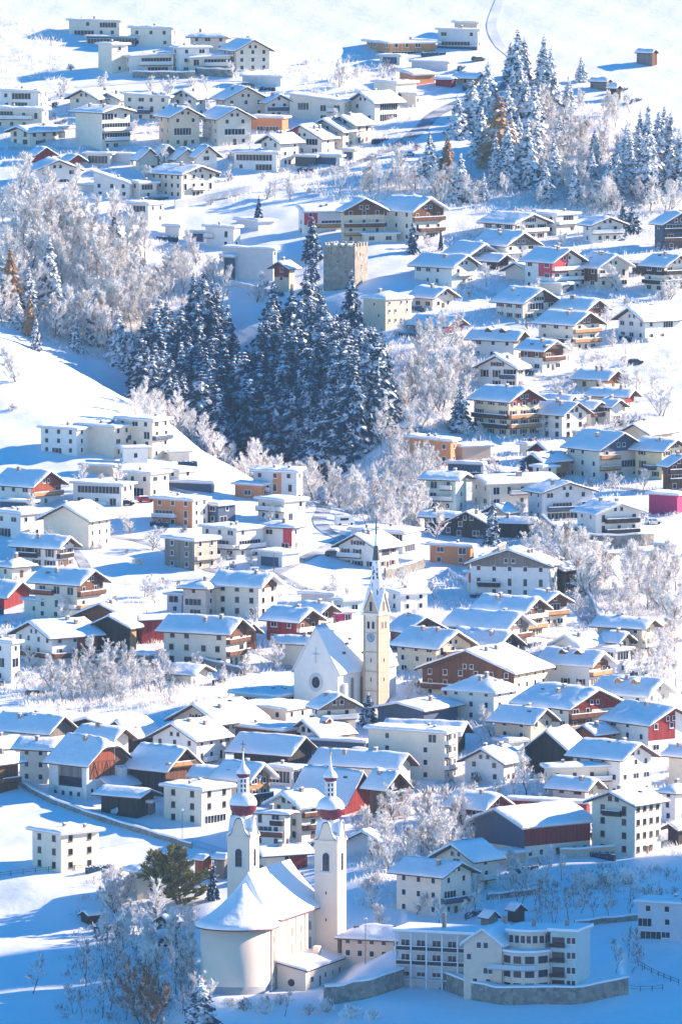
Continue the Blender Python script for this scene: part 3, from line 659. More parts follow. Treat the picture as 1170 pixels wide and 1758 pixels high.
C1|1038|1095|1180|838|5|48|F|blue|gR0:.1,.5 ch:0|dark blue and grey flat-roofed house right of the orange and cream house
D1|215|447|548|62|7.5|62|L|white|dk reg wL:0|long white house with lit snow roof and blank gable left of the snow slope
C1|0|165|172|822|3.2|72|F|blue|w:0 ch:0 n:carport|small dark blue carport below the farmhouse with orange timber gable
D1|-25|105|258|35|6.5|48|F|white|gL0:.4,.9|white flat-roofed house at the left edge above the dark balcony chalet
D1|78|285|368|198|5.8|56|R|white|bL1:dark,.45,1 cL3:dark,.45,1 bR1:dark,0,.8 dk|white chalet with dark timber balcony on the long side near the left edge
D1|0|62|155|292|3.6|42|H|cream||small cream hut with hipped snow roof at the left edge under the dark balcony chalet
D1|172|388|512|382|9.5|55|R|white|cR6:brown bR2:brown bR1:honey bL2:rust,.55,1 p:.5 bL1:white,0,.4|large white chalet with red-brown balconies and blue-shaded roof at the left
D1|-30|22|142|445|3.5|58|R|maroon|w:0 ch:0|low dark red barn with blue-shaded roof at the left edge
D1|120|225|262|470|4|60|F|white|ch:0 reg|small white annex at the foot of the large red-brown balconied chalet
D1|365|655|700|562|6.5|64|L|brown|w:0 ch:1 p:.42 na:1|large brown timber barn with broad sunlit roof left of centre
D1|700|712|842|562|6|28|L|maroon|w:0 ch:0 p:.3|long red-brown barn wing joined to the large brown barn
D1|462|652|682|600|8|64|L|dark|cR2:honey w:0 ch:0 p:.45 na:1|dark lower barn with honey timber end in front of the large brown barn
D1|72|262|485|652|7.5|38|L|white|bL1:brown bR1:brown,0,1 cR0:rust,.55,1 dk p:.4|white farmhouse with rust red timber half and wraparound balcony
D1|820|1135|1235|628|8.5|62|R|white|cR7:brown bR1:brown bR2:brown|large white house with long blue-shaded roof and balconied gable left of the church
D2|60|98|160|618|5|30|R|brown|p:.8 w:0 ch:0|small brown steep-gabled shed behind the large balconied gable house
D1|-60|58|98|682|9.5|58|F|white|gR1:.1,.8 gL1:.3,.9 reg|white three-storey house with flat snow roof at the left edge, mid height
D1|825|975|1088|168|7.5|48|F|silver|cR0:tan reg bR1:tan ch:0|grey timber cube with tan side and even window rows beside the snow slope
D1|918|1032|1082|402|7.5|62|H|pink|p:.4 gL1:.2,.9 gL0:.2,.7|peach square house with pyramid snow roof below the snow slope
D1|838|912|922|438|5|70|F|lgrey|gL1:.2,.9 ch:0|low grey annex left of the peach pyramid-roofed house
D1|1075|1170|1250|405|6|50|F|white|bL1:white,.1,1 gL1:.2,.9|white balcony house right of the peach pyramid-roofed house
D2|-115|60|192|112|7.5|50|F|white|gL1:.2,.8 bL1:white bR1:white gR1:.1,.9|white modern house with long terraces left of the one with a red panel
D2|188|340|378|98|6.5|66|H|white|cL1.5:red,0,.3 p:.3|white house with one tall red facade panel at mid height
D2|165|290|375|232|3.6|50|F|lgrey|garage:L w:0 ch:0 n:garage|blue-grey double garage with flat snow roof below the red panel house
D2|-45|172|262|392|8|58|R|white|cR7:brown reg|tall white house with dark gable tip and blue-shaded roof below the snow slope
D2|212|362|470|568|6|50|R|maroon|cR4:brown bR1:white|dark red chalet with pale gable balcony left of the parish church spire
D2|388|475|545|522|5|48|R|white|cR3:brown|small chalet with brown gable tucked behind the dark red chalet
D2|270|462|485|680|6|68|R|white|p:.5 w:0|white outbuilding with broad shaded snow roof left behind the parish church gable
D2|548|600|700|470|3.6|35|F|teal|ch:0|pale blue flat-roofed box left of the parish church tower top
D2|530|570|640|530|3.2|30|F|magenta|gR0:.5,.9 ch:0 n:kiosk|low red and pale kiosk-like house below the pale blue flat-roofed box
D2|575|765|872|200|6|56|L|white|bL1:white,.4,1 gR1:.2,.6 dk|white chalet with snowy twin gables behind the spire tip
D2|635|895|985|128|5.5|64|F|lgrey|gL1:.0,.4 w:0 gR0:.1,.7|long blue-grey flat-roofed house above the spire tip
D2|822|885|1018|437|4.5|34|T|white|p:.1 reg|long low white house with flat snow roof right of the spire
D2|835|902|1088|617|5.5|33|R|cream|p:.5 bR1:honey cL0:maroon dk cR6:brown|chalet with dark red side and cream gable just right of the spire
D2|868|1062|1235|702|7|46|R|white|bR1:brown bR2:brown,.2,.8|white house with four blue windows and brown gable balconies right of the church tower
D3|-130|328|500|830|7|60|L|yellow|cL3.5:brown bL1:brown reg p:.36 ch:2 dk|long yellow house with huge snow roof and brown timber gable right of the church tower
D3|112|500|545|290|8.5|72|L|white|bL1:dark,.62,.9 cL7.6:silver reg ch:2 dk p:.34|big white guest house with timber-patterned gable above the church quarter
D3|498|575|642|312|6|56|L|dark|gR0:.1,.9 p:.4|dark timber house with bright snow roof attached right of the guest house
D3|92|272|348|338|5.5|60|F|white|cL3:red,.75,.95 bR0:honey|white flat-roofed wing with small red panel in front of the guest house
D3|-95|108|124|197|5|72|F|orange|nL:2 gL1:.1,.3|orange flat-roofed box house left of the snow-laden spruce
D3|12|182|200|72|4.5|68|L|dark|nL:2|dark blue-shaded gabled house left of the snow-laden spruce
D3|248|405|416|72|4.5|76|R|dark|w:0|dark timber building with flat shaded snow roof right of the snow-laden spruce
D3|590|695|706|105|3|70|F|dark|w:0 ch:0 n:carport|dark carport left of the two dark balcony chalet in shade
D3|1030|1120|1128|190|2.4|70|F|blue|w:0 ch:0 n:hut|small blue hut on the shaded bank at the right edge
D3|395|472|592|478|6.5|40|R|white|cR5:brown bR1:honey gR1:.3,.7 p:.5|chalet with deep brown gable above the honey balcony house
D3|145|372|482|518|7|54|R|cream|cR5:brown bR1:honey bR2:white|cream house with brown gable and honey balcony in the church quarter
D3|0|278|402|602|6|54|R|cream|bR1:brown cR5:silver p:.55|cream chalet with large shaded roof and pale gable, right of centre
D3|20|235|348|692|4|50|R|dark|p:.6|dark chalet with steep gable in front of the pale gable chalet
D3|748|968|1035|602|7.5|60|R|white|bR1:white p:.45|white gabled house below the sloping road at the right
D3|772|842|906|668|5|48|R|white|p:.6|small white gable in front of the house below the sloping road
D3|472|705|802|787|6|56|R|white|dm:2 cR4.5:brown bR1:honey p:.55|white chalet with two rounded dormers and brown gable at the right
D3|770|835|912|718|6|48|F|lgrey|gR1:.1,.9 gL1:.1,.9|grey flat-roofed house with glazed corner right of the rounded dormers
D3|535|660|775|692|5|50|L|white|w:0|snow-buried house with steep roof behind the rounded dormers
E3|745|985|1112|92|5.5|54|R|cream|dm:2 p:.55 dmc:honey|cream house with two timber dormers in its blue-shaded roof at the right
E3|0|225|342|72|7.5|56|H|white|reg p:.5|white cube house with pyramid snow roof, two window rows, right of centre
E3|350|600|865|158|8|42|R|green|cR7:maroon bR2:brown bR1:honey,0,.5 dk p:.42 cR3.4:brown,0,.45|grand chalet with dark red gable and honey balcony right of the pyramid-roofed house
E3|235|410|518|228|7|52|R|white|bL1:blue,.3,.9 p:.6|white chalet with blue side balcony below the grand chalet
E2|820|1160|1210|288|5|72|R|dark|p:.55 w:0 ch:0|dark barn with wide standing-seam snow roof next to the modern apartment block
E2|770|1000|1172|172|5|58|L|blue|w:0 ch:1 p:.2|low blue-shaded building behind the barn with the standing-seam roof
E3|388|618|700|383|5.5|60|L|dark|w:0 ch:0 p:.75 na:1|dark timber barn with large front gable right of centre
E3|630|858|1020|412|9|48|R|white|p:.5 sp:2.8|white house with clean blue-shaded roof and plain gable behind the dark barn
E3|650|740|815|285|4.5|46|L|rust|w:0|small rust-coloured house with snow roof behind the dark barn gable
E3|800|1000|1230|238|7|40|R|white|cR3:maroon,.0,.6 p:.45|large white house with broad shaded roofs at the right edge
E3|1105|1180|1260|395|7|48|R|white|w:0|white house cut by the right edge with steep shaded roof
E3|82|275|372|430|5|58|L|white|nL:2 dk|grey-white low gabled house beside the frosted trees right of the apartment block
E3|480|500|850|462|6.5|17|T|cream|p:.08 reg bR1:white,.6,1|cream house with long low roof below the plain gable house
E3|525|682|748|562|4.5|54|R|white|p:.6 dk|small white chalet with dark gable in front of the cream long-roofed house
E3|5|170|292|660|5.5|50|R|maroon|p:.55|dark red chalet with blue-shaded roof left of the long red timber barn
E3|292|690|708|637|3.4|74|F|maroon|w:0 ch:0|long low building with flat snow roof behind the long red timber barn
E3|135|380|715|752|7.5|38|L|cream|cR3:maroon cL2.6:blue p:.34 wL:0 nR:6 ch:0 n:barn reg maxfl:1 cat:barn|long barn with red timber side, blue-shaded gable and sunlit snow roof
E3|722|933|1068|642|11.5|52|L|cream|reg p:.36 bL3:dark,.3,.7 nR:4 nL:2|tall cream four-storey house with even windows at the lower right
E3|1068|1135|1220|577|7|50|H|white||white house with hipped snow roof at the right edge behind the tall cream house
E3|1100|1150|1230|760|4|50|L|dark|w:0 ch:0|dark shed roof cut by the right edge near the lower road
E2|722|1105|1172|287|11|66|F|white|bR1:white,0,.5 bR2:white,0,.5 bR3:white,0,.5 gR3:.1,.5 gR2:.1,.5 gR1:.1,.5 gL3:.1,.22 nL:2 reg n:apartment_block ch:2|white modern four-storey apartment block with flat snow roof in the centre
E2|48|310|472|168|6|56|F|white|reg sp:4 ch:0|white lower storey house with flat roof left of the parish church foot
E2|50|262|430|103|3|54|F|cream|cL0:orange,.05,.3 gR0:.1,.9 gL0:.4,.9 ov:1.2 sn:.5|cream flat-roofed penthouse with orange panel behind the white lower storey house
E1|865|1105|1310|232|5.5|50|L|tan|dm:0 ch:2 dk reg p:.5 cR0:cream|tan gabled house with big sunlit roof left of the flat-roofed penthouse
E1|765|988|1130|317|8|54|L|white|ch:2 dk p:.5 reg bR1:white,.2,.6|white gabled house with two attic windows and sunlit roof
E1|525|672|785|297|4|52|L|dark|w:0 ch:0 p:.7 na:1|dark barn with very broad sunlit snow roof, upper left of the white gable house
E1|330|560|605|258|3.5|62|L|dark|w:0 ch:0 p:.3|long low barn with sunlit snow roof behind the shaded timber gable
E1|-25|235|355|277|5.5|54|R|white|cR4:silver w:0 p:.62|long house with blue-shaded roof and grey timber gable at the left edge
E1|395|560|642|312|5|52|R|white|w:0 p:.6 nR:1|small white gabled house wedged behind the half-timbered farmhouse
E1|98|240|300|362|8|66|R|cream|reg nL:2 p:.45|cream two-storey house with shaded roof left of the half-timbered farmhouse
E1|-90|0|88|432|7|50|L|brown|w:0 bR1:brown|brown timber chalet cut by the left edge above the lane wall
E1|-95|-5|112|355|5|50|L|cream|w:0|chalet with thick snow roof at the left edge behind the brown timber chalet
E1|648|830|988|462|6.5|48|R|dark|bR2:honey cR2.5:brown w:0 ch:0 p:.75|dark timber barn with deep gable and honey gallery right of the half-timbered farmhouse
E1|818|915|1005|485|3.4|52|T|rust|w:0 ch:0 p:.2|low lean-to with rust timber end below the dark timber barn
E1|462|570|712|545|3|44|L|cream|reg ch:1 p:.4|low snow-roofed annex at the foot of the half-timbered farmhouse
E1|505|690|768|602|5|55|R|dark|w:0 ch:0 p:.35|dark open barn with parked cart left of the white modern house
E1|640|755|772|632|3|65|F|silver|w:0 ch:0 n:shed|weathered low shed between the open barn and the white modern house
E1|820|1013|1160|572|8|50|F|white|gR0:.1,.8 reg sp:4 ws:d|white modern flat-roofed house with square windows left of the twin church towers
E1|978|1280|1325|505|6|66|R|white|p:.55 nL:4|white house with patched blue-shaded roof behind the left onion tower
E2|-30|118|228|512|7|50|R|white|cR4:honey bR1:dark p:.7|chalet with orange gable and dark balcony behind the left onion tower
E2|212|340|402|465|4|58|F|cream|gL0:.1,.9 gR0:.1,.9 ch:1|low cream pavilion with flat snow roof between the two onion towers
E2|45|318|438|385|5.5|56|R|dark|w:0 ch:0 p:.62 nR:1|dark barn with smooth blue-shaded roof between the onion towers, further back
E2|8|295|425|272|5|54|F|brown|w:0 ch:1 cR0:rust|long brown low building with snow roof behind the smooth-roofed dark barn
E2|338|485|625|292|4.5|46|L|white|ch:2 dm:1 p:.6 dk|small white gabled house with dormer below the parish church
E2|445|480|658|152|9.5|24|R|white|cR8.5:silver bR2:white dk reg|white shaded gable house directly below the parish church nave
E2|425|700|722|330|4|70|F|blue|w:0 ch:0|low flat building with thick snow left of the apartment block
E2|465|852|932|452|6|62|R|cream|p:.6 w:0 nR:2|cream house with long shaded roof in front of the apartment block
E2|360|600|738|622|3.4|52|R|maroon|w:0 ch:0 p:1.15 cR0:maroon na:1|steep barn with tall dark red timber gable right of the right onion tower
E2|728|800|902|552|7.5|44|R|brown|p:.85 bR1:brown bR2:dark,.1,1 dk ws:d|dark brown balconied chalet right of the tall red gable barn
E2|140|302|328|692|7.5|64|R|white|bL1:brown bL2:dark,0,.4 p:.12 gL1:.4,.9|white balconied house with long shaded roof between the onion towers, lower left
E2|235|388|502|650|8|44|L|cream|bR1:brown bR2:brown reg ws:d ch:2 p:.45|cream apartment house with brown balconies and sunlit roof between the onion towers
F2|158|212|415|46|4.5|27|L|cream|cR0:maroon,.5,1 p:.4 nR:1 nL:1|cream outbuilding with dark red doors just behind the double-towered church
E2|612|788|808|832|3|70|L|lgrey|w:0 ch:0 p:.5 cL0:rust,0,.35|small grey hut with rust end beside the right onion tower
E1|158|308|492|792|8.5|42|F|white|reg sp:3.6 ws:d ov:1.0 ch:2|white cube house with dark windows standing alone on the lower left snowfield
F1|645|690|830|127|6.5|24|H|cream|p:.35 gR0:.4,.9|cream hip-roofed house behind the green autumn tree
F1|1082|1125|1140|70|4.5|60|R|silver|shed w:0|weathered timber hut squeezed left of the left onion tower
F1|980|1020|1058|75|4|45|R|rust|shed w:0|rust-brown hut between autumn tree and left onion tower
F1|418|445|500|352|2.2|40|L|dark|shed w:0 n:hut|small dark hut with thick snow at the edge of the shaded meadow
F1|785|852|905|388|2.6|40|L|dark|shed w:0 n:hut|long dark hut with snow roof among the bushes left of the church apse
F1|785|835|862|455|2.4|50|R|dark|shed w:0 n:hut|low dark lean-to half buried among bushes left of the church apse
F2|865|1085|1240|152|9|50|R|cream|bR1:blue gR1:.1,.5 p:.42 dk reg|cream villa with shaded roof and snowy gable balconies, lower right
F3|-60|130|242|72|7|48|L|cream|ch:1 bR1:cream,.2,.8|cream house with large partly lit roof behind the villa at the lower right
F3|230|290|388|42|3.2|40|F|tan|w:0 ch:0|low tan outbuilding with snow roof below the long red timber barn
F2|590|890|955|470|5|68|H|pink|reg sp:2.6 p:.45 ch:0|peach single-storey wing with row of small windows right of the church
F3|950|1240|1290|302|8|72|F|lgrey|gL1:.75,1 gL0:.6,.95 nL:3|blue-grey modern house cut by the lower right edge
F3|172|200|228|362|2.6|40|R|silver|shed w:0 n:hut p:.8|tiny snow-capped gabled hut behind the care home, left of the other
F3|315|330|360|325|2.8|35|R|dark|shed w:0 n:hut p:.8|tiny dark gabled hut behind the care home, right of the other
B3|440|560|640|578|3|55|F|white|w:0 ch:0 n:garage garage:R|low white garage under the bright red walled chalet
B3|285|395|425|505|3|60|L|cream|w:0 ch:0|small snow-buried cream outbuilding left of the bright red walled chalet
C3|355|392|425|535|3|45|F|cream|nR:1 ch:0 n:hut|tiny cream hut just above the orange timber house
C3|505|580|640|420|3|50|F|white|ch:0 n:garage w:0|white snow-covered garage in front of the small paired chalets
D1|690|745|762|742|3|60|F|silver|ch:0 w:0 n:shed|small grey shed right of the rough stone wall below the barns
D1|855|960|1040|835|3|62|R|white|ch:0 w:0 n:shed p:.35|low white shed with dark opening above the left hollow
A1|235|330|372|640|3|60|F|white|ch:0 w:0 n:garage|white garage with deep snow left of the tall block with stacked balconies
A1|560|672|690|775|3|70|F|lgrey|ch:0 w:0 n:garage|low garage with snow cap just left of the four small gabled chalets
B2|60|170|250|262|2.8|40|F|lgrey|ch:0 w:0 n:garage|long low garage roof left below the small spruce by the red hotel wing
C2|885|930|952|440|3|50|H|white|ch:0 w:0 n:hut|tiny snow-capped hut above the orange flat-roofed house
C3|640|745|800|485|3|40|F|cream|ch:0 w:0 n:garage|cream snow-topped garage row below the small pale gable chalet
D3|655|745|790|190|2.6|45|F|lgrey|ch:0 w:0 n:shed|low shed on the curved shaded retaining wall
E2|640|735|800|402|3|50|R|brown|ch:0 w:0 n:shed p:.4|small brown shed roof in front of the apartment block corner
E3|240|300|378|330|3|40|F|white|ch:0 w:0 n:garage|white garage left of the dark barn with the large front gable
D2|385|540|552|440|3|74|F|lgrey|ch:0 w:0 n:garage|long grey retaining storey with snow cap above the dark red chalet
A2|880|960|975|470|4|60|F|white|nR:1 ch:0|white stair block attached below the plain white cube house
B3|165|240|300|455|3|45|R|dark|ch:0 w:0 n:shed|dark shed half buried in garden trees left of the cream gable chalet
C3|200|290|330|870|3|50|L|white|ch:0 w:0 n:shed|small snow-roofed shed in front of the long cream house
""".strip().split('\n')
for row in DATA: house(row)

# ------------------------------------------------------------------ half-timbered farmhouse (lower left)
P = at(*tp('E1', 440, 440), 8.2); s = pxm(P); ph = R(47)
W = 210/2.925/s/math.cos(ph); D = 200/2.925/s/math.sin(ph); H = 8.2
fh = empty('farmhouse', P, ph, 'half-timbered farmhouse barn with orange-brown gable and huge blue-shaded roof', 'farmhouse')
HOUSES.append((P, W, D, ph, H, ''))
m = MB(); pp = .72; half = W/2; cut = H+pp*half*.62
poly = [(0,-7),(W,-7),(W,H),(W-half*.62,cut),(half*.62,cut),(0,H)]
A = [(t,0,z) for t,z in poly]; B_ = [(t,D,z) for t,z in poly]
m.face(A,'white'); m.face(B_[::-1],'white')
for i in range(6): j=(i+1)%6; m.face([A[j],A[i],B_[i],B_[j]],'white')
m.obj('wall', fh)
def f_half(x, y): return H+pp*min(W/2-abs(x-W/2), half*.62+max(0.0,(y+1.3))*.75)
rf, f = None, f_half
_of = roof_fn; roof_fn = lambda *a: f_half
rf, f = build_roof(fh, 'H', W, D, H, pp, 1.0, 1.3, .24, 'eave', .45, 3.3)
roof_fn = _of
chimney(rf, f, W*.4, D*.5)
m = MB(); o=.07
m.face([(W*.06,-o,H-3.6),(W*.62,-o,H-3.6),(W*.62,-o,cut-.1),(half*.62,-o,cut-.1),(W*.06,-o,H+.2)],'rust'); m.face([(W*.64,-o,H-1.2),(W*.95,-o,H-1.2),(W*.95,-o,H),(W-half*.62,-o,cut-.1),(W*.64,-o,cut-.1)],'brown')
for t in np.linspace(.06,.62,7): m.box(W*t-.09,-o-.07,H-3.6,W*t+.09,-o-.002,H+.1,'brown')
for z in (H-3.5,H-1.7,H+.1): m.box(W*.06,-o-.08,z-.09,W*.62,-o-.003,z+.09,'brown')
for a,b in ((.06,.16),(.25,.16),(.35,.44),(.53,.44)):
    m.tube((W*a,-o-.05,H-3.4),(W*b,-o-.05,H+.0),.09,.09,'brown')
m.obj('timber_framing', fh)
m = MB(); m.box(-.08,D*.12,H-5.4,-.004,D*.72,H-.4,'silver'); m.box(-.14,D*.12,H-5.4,-.085,D*.72,H-3.3,'glass'); m.obj('barn_gate', fh)
m = MB()
for t in (0,.74): m.box(-.3,D*t,-6,-.15,D*t+1.4,H-.4,'white')
m.box(-.3,D*.1,-6,-.15,D,H-5.5,'white'); m.obj('buttress', fh)
for t in (.2,.4,.6,.8): put_window(fh,'L',D*t,.7,1.1,1.1,.3)
for t in (.1,.24,.38,.52): put_window(fh,'R',W*t,1.6,1.0,1.0,0)
m = MB(); m.box(W*.66,-1.6,-5,W*.8,-.1,6.6,'white',top='snow'); m.obj('chimney_stack', fh)

# ------------------------------------------------------------------ the double-towered church on its knoll
PT = CHURCH_AT; s = pxm(PT); TW = 5.0
church = empty('church', PT, CH, 'ivory baroque church with two onion-domed towers and rounded apse on its knoll', 'church')
# local frame: x = along the towers' right faces (away), y = across towards the left tower
SH = 25.4                       # shaft height
def bell_tower(y0, name_label):
    t = MB(); t.box(0,y0,-8,TW,y0+TW,SH,'churchwall'); o = t.obj('tower', church)
    for z in (SH-.25,):
        b = MB(); b.box(-.22,y0-.22,z,TW+.22,y0+TW+.22,z+.35,'churchwall','snow'); b.obj('cornice', o)
    g = MB()          # curved gables on four sides and the small roof between them
    n = 14; cx, cy = TW/2, y0+TW/2
    def prof(t): return 2.9*math.exp(-((t*2.0)**4))+.9*math.cos(t*math.pi/2)
    for axis in (0,1):
        for sgn in (-1,1):
            ts = [(-1+2*i/n) for i in range(n+1)]
            for i in range(n):
                a,b2 = ts[i],ts[i+1]; za,zb = prof(a),prof(b2); hw = TW/2
                def q(t,z,off):
                    d = sgn*(hw+off)
                    return (cx+d, cy+t*hw, SH+.1+z) if axis==0 else (cx+t*hw, cy+d, SH+.1+z)
                g.face([q(a,0,0),q(b2,0,0),q(b2,zb,0),q(a,za,0)],'churchwall')
                g.face([q(a,za,.12),q(b2,zb,.12),q(b2,zb-.22,.14),q(a,za-.22,.14)],'eave')
                g.face([q(a,za+.25,.16),q(b2,zb+.25,.16),q(b2,zb,.18),q(a,za,.18)],'snow')
                g.face([q(a,za+.25,.16),q(b2,zb+.25,.16),(cx,cy,SH+3.9),(cx,cy,SH+3.9)][:3],'snow')
    g.obj('curved_gable', o)
    l = MB(); l.lathe(cx, cy, [(2.6,SH+1.8),(2.1,SH+3.0),(1.75,SH+3.6),(1.75,SH+4.5)], 8, 'snow', math.pi/8); l.obj('drum', o, True)
    d = MB(); z = SH+4.2
    pr = [(1.7,z),(2.2,z+.5),(2.65,z+1.2),(2.78,z+2.0),(2.7,z+2.7),(2.35,z+3.4),(1.75,z+4.0),(1.15,z+4.35),(.95,z+4.6)]
    d.lathe(cx, cy, pr, 20, 'dome', mfun=lambda j: 'dome'); do = d.obj('onion_dome', o, True)
    sc_ = MB()
    nseg=20; top=[(2.87,z+2.35),(2.84,z+2.8),(2.5,z+3.55),(1.85,z+4.2),(1.2,z+4.55),(.2,z+4.7)]
    b0=len(sc_.v)
    for j,(r_,zz) in enumerate(top):
        for i in range(nseg):
            a=2*math.pi*i/nseg; dz = (.35*mnoise.noise(Vector((i*.9,y0,2)))-.15) if j==0 else 0
            sc_.v.append((cx+r_*math.cos(a),cy+r_*math.sin(a),zz+dz))
    for j in range(len(top)-1):
        for i in range(nseg):
            i2=(i+1)%nseg; sc_.f.append((j*nseg+i,j*nseg+i2,(j+1)*nseg+i2,(j+1)*nseg+i)); sc_.m.append(sc_.mi('snow'))
    sc_.obj('dome_snow', o, True)
    ln = MB(); z2 = z+4.5
    for i in range(8):
        a = math.pi/8+2*math.pi*i/8; px, py = cx+.95*math.cos(a), cy+.95*math.sin(a)
        ln.box(px-.14,py-.14,z2,px+.14,py+.14,z2+3.1,'frame')
    for zz in (z2,z2+.9,z2+1.9,z2+2.9): ln.lathe(cx,cy,[(1.15,zz),(1.2,zz+.12),(1.15,zz+.3)],8,'frame',math.pi/8)
    ln.lathe(cx,cy,[(.55,z2),(.55,z2+3)],8,'glass',math.pi/8)
    ln.obj('lantern', o)
    d2 = MB(); z3=z2+3.2
    d2.lathe(cx,cy,[(.9,z3),(1.3,z3+.35),(1.4,z3+.8),(1.3,z3+1.1)],16,'dome'); d2.obj('small_onion', o, True)
    s2 = MB(); s2.lathe(cx,cy,[(1.45,z3+.85),(1.42,z3+1.3),(1.05,z3+1.8),(.6,z3+2.3),(.32,z3+3.0),(.16,z3+4.2),(.08,z3+5.4)],16,'snow'); s2.obj('small_onion_snow', o, True)
    c = MB(); z4=z3+5.3; c.lathe(cx,cy,[(.02,z4),(.32,z4+.3),(.32,z4+.5),(.02,z4+.8)],8,'gold'); c.box(cx-.06,cy-.06,z4,cx+.06,cy+.06,z4+2.3,'metal'); c.box(cx-.05,cy-.55,z4+1.5,cx+.05,cy+.55,z4+1.65,'metal'); c.obj('cross', o)
    for sd in ('L','R'):
        w_ = MB(); arch = []
        c0 = (y0+TW/2) if sd=='L' else TW/2; zw = SH-6.2; hw=.75 if sd=='L' else .7
        pts = [(c0-hw,zw),(c0+hw,zw)]+[(c0+hw*math.cos(a),zw+3.0+hw*math.sin(a)) for a in np.linspace(0,math.pi,9)]
        off = .05
        def Q(t,z,of): return (-of,t,z) if sd=='L' else (t,y0-of,z)
        w_.face([Q(t,z,off) for t,z in pts],'glass')
        po = [(c0-hw-.2,zw-.2),(c0+hw+.2,zw-.2)]+[(c0+(hw+.2)*math.cos(a),zw+3.0+(hw+.2)*math.sin(a)) for a in np.linspace(0,math.pi,9)]
        for i in range(len(pts)):
            j=(i+1)%len(pts); w_.face([Q(*pts[i],off+.05),Q(*pts[j],off+.05),Q(*po[j],off+.05),Q(*po[i],off+.05)],'frame')
        for z_ in (zw+1.1,zw+2.1,zw+3.0):
            w_.face([Q(c0-hw,z_,off+.03),Q(c0+hw,z_,off+.03),Q(c0+hw,z_+.1,off+.03),Q(c0-hw,z_+.1,off+.03)],'eave')
        w_.face([Q(c0-.06,zw,off+.04),Q(c0+.06,zw,off+.04),Q(c0+.06,zw+3.6,off+.04),Q(c0-.06,zw+3.6,off+.04)],'eave')
        w_.face([Q(c0-hw-.4,zw-.25,.4),Q(c0+hw+.4,zw-.25,.4),Q(c0+hw+.4,zw+.0,.02),Q(c0-hw-.4,zw+.0,.02)],'snow')
        w_.obj('belfry_window', o)
        for zz in (SH-11,SH-16.5):
            v_ = MB(); v_.face([Q(c0-.15,zz,.02),Q(c0+.15,zz,.02),Q(c0+.15,zz+.6,.02),Q(c0-.15,zz+.6,.02)],'glass'); v_.obj('slit_window', o)
    return o
GAP = 152/s/math.sin(CH) if False else 17.6
bell_tower(0,''); bell_tower(GAP+1.5,'')
# nave: between the towers, reaching towards the viewer (local -x)
ny0, ny1 = TW-.2, GAP+1.4; NW = ny1-ny0; NL = 22.0; NH = 11.3
m = MB()
def rr(x0,x1,y0,y1,r,n=6):     # plan with the two near corners rounded
    pts=[(x1,y0),(x1,y1)]
    for i in range(n+1): a=math.pi/2*i/n; pts.append((x0+r-r*math.sin(a), y1-r+r*math.cos(a)))
    for i in range(n+1): a=math.pi/2*i/n; pts.append((x0+r-r*math.cos(a), y0+r-r*math.sin(a)))
    return pts
m.prism(rr(-NL,TW-.3,ny0,ny1,3.2),-9,NH,'churchwall'); m.obj('nave_wall', church)
m = MB(); m.prism(rr(-NL-.35,TW-.3,ny0-.35,ny1+.35,3.3),NH,NH+.45,'churchwall'); m.obj('nave_cornice', church)
def curve_roof(plan, apex_a, apex_b, z0, rise, name, seg=9, flare=.55):
    """roof from an outline up to a ridge line; the foot of the slope flares out"""
    mb=MB(); n=len(plan); P=[]
    for k in range(seg+1):
        t=k/seg; ring=[]
        for (x,y) in plan:
            ax=min(max(x,apex_a[0]),apex_b[0]); ay=apex_a[1]
            h = rise*((1-flare)*t+flare*t*t); nz=.14*mnoise.noise(Vector((x*.5+(ax-x)*t*.5,y*.5+(ay-y)*t*.5,7.7))) if 0<k<seg else 0
            ring.append((x+(ax-x)*t, y+(ay-y)*t, z0+h+nz))
        P.append(ring)
    for k in range(seg+1): mb.v+=P[k]
    for k in range(seg):
        for i in range(n): j=(i+1)%n; mb.f.append((k*n+i,k*n+j,(k+1)*n+j,(k+1)*n+i)); mb.m.append(mb.mi('snow'))
    b=len(mb.v); mb.v+=[(x,y,z0-.5) for x,y in plan]
    for i in range(n): j=(i+1)%n; mb.f.append((b+i,b+j,j,i)); mb.m.append(mb.mi('snow'))
    cxm=sum(p[0] for p in plan)/n; cym=sum(p[1] for p in plan)/n
    b2=len(mb.v); mb.v+=[(cxm+(x-cxm)*1.005,cym+(y-cym)*1.005,z0-.75) for x,y in plan]
    for i in range(n): j=(i+1)%n; mb.f.append((b2+i,b2+j,b+j,b+i)); mb.m.append(mb.mi('dome'))
    mb.f.append(tuple(b2+i for i in range(n))); mb.m.append(mb.mi('eave'))
    return mb.obj(name, church, True)
def densify(pts, step=1.2):
    out=[]
    for i,p in enumerate(pts):
        q=pts[(i+1)%len(pts)]; d=math.dist(p,q); k=max(1,int(d/step))
        for j in range(k): out.append((p[0]+(q[0]-p[0])*j/k,p[1]+(q[1]-p[1])*j/k))
    return out
ymid=(ny0+ny1)/2
curve_roof(densify(rr(-NL-1.0,TW-.6,ny0-1.0,ny1+1.0,3.8)), (-NL+2.6,ymid), (TW-1.0,ymid), NH+.9, 8.6, 'nave_roof', flare=.35)
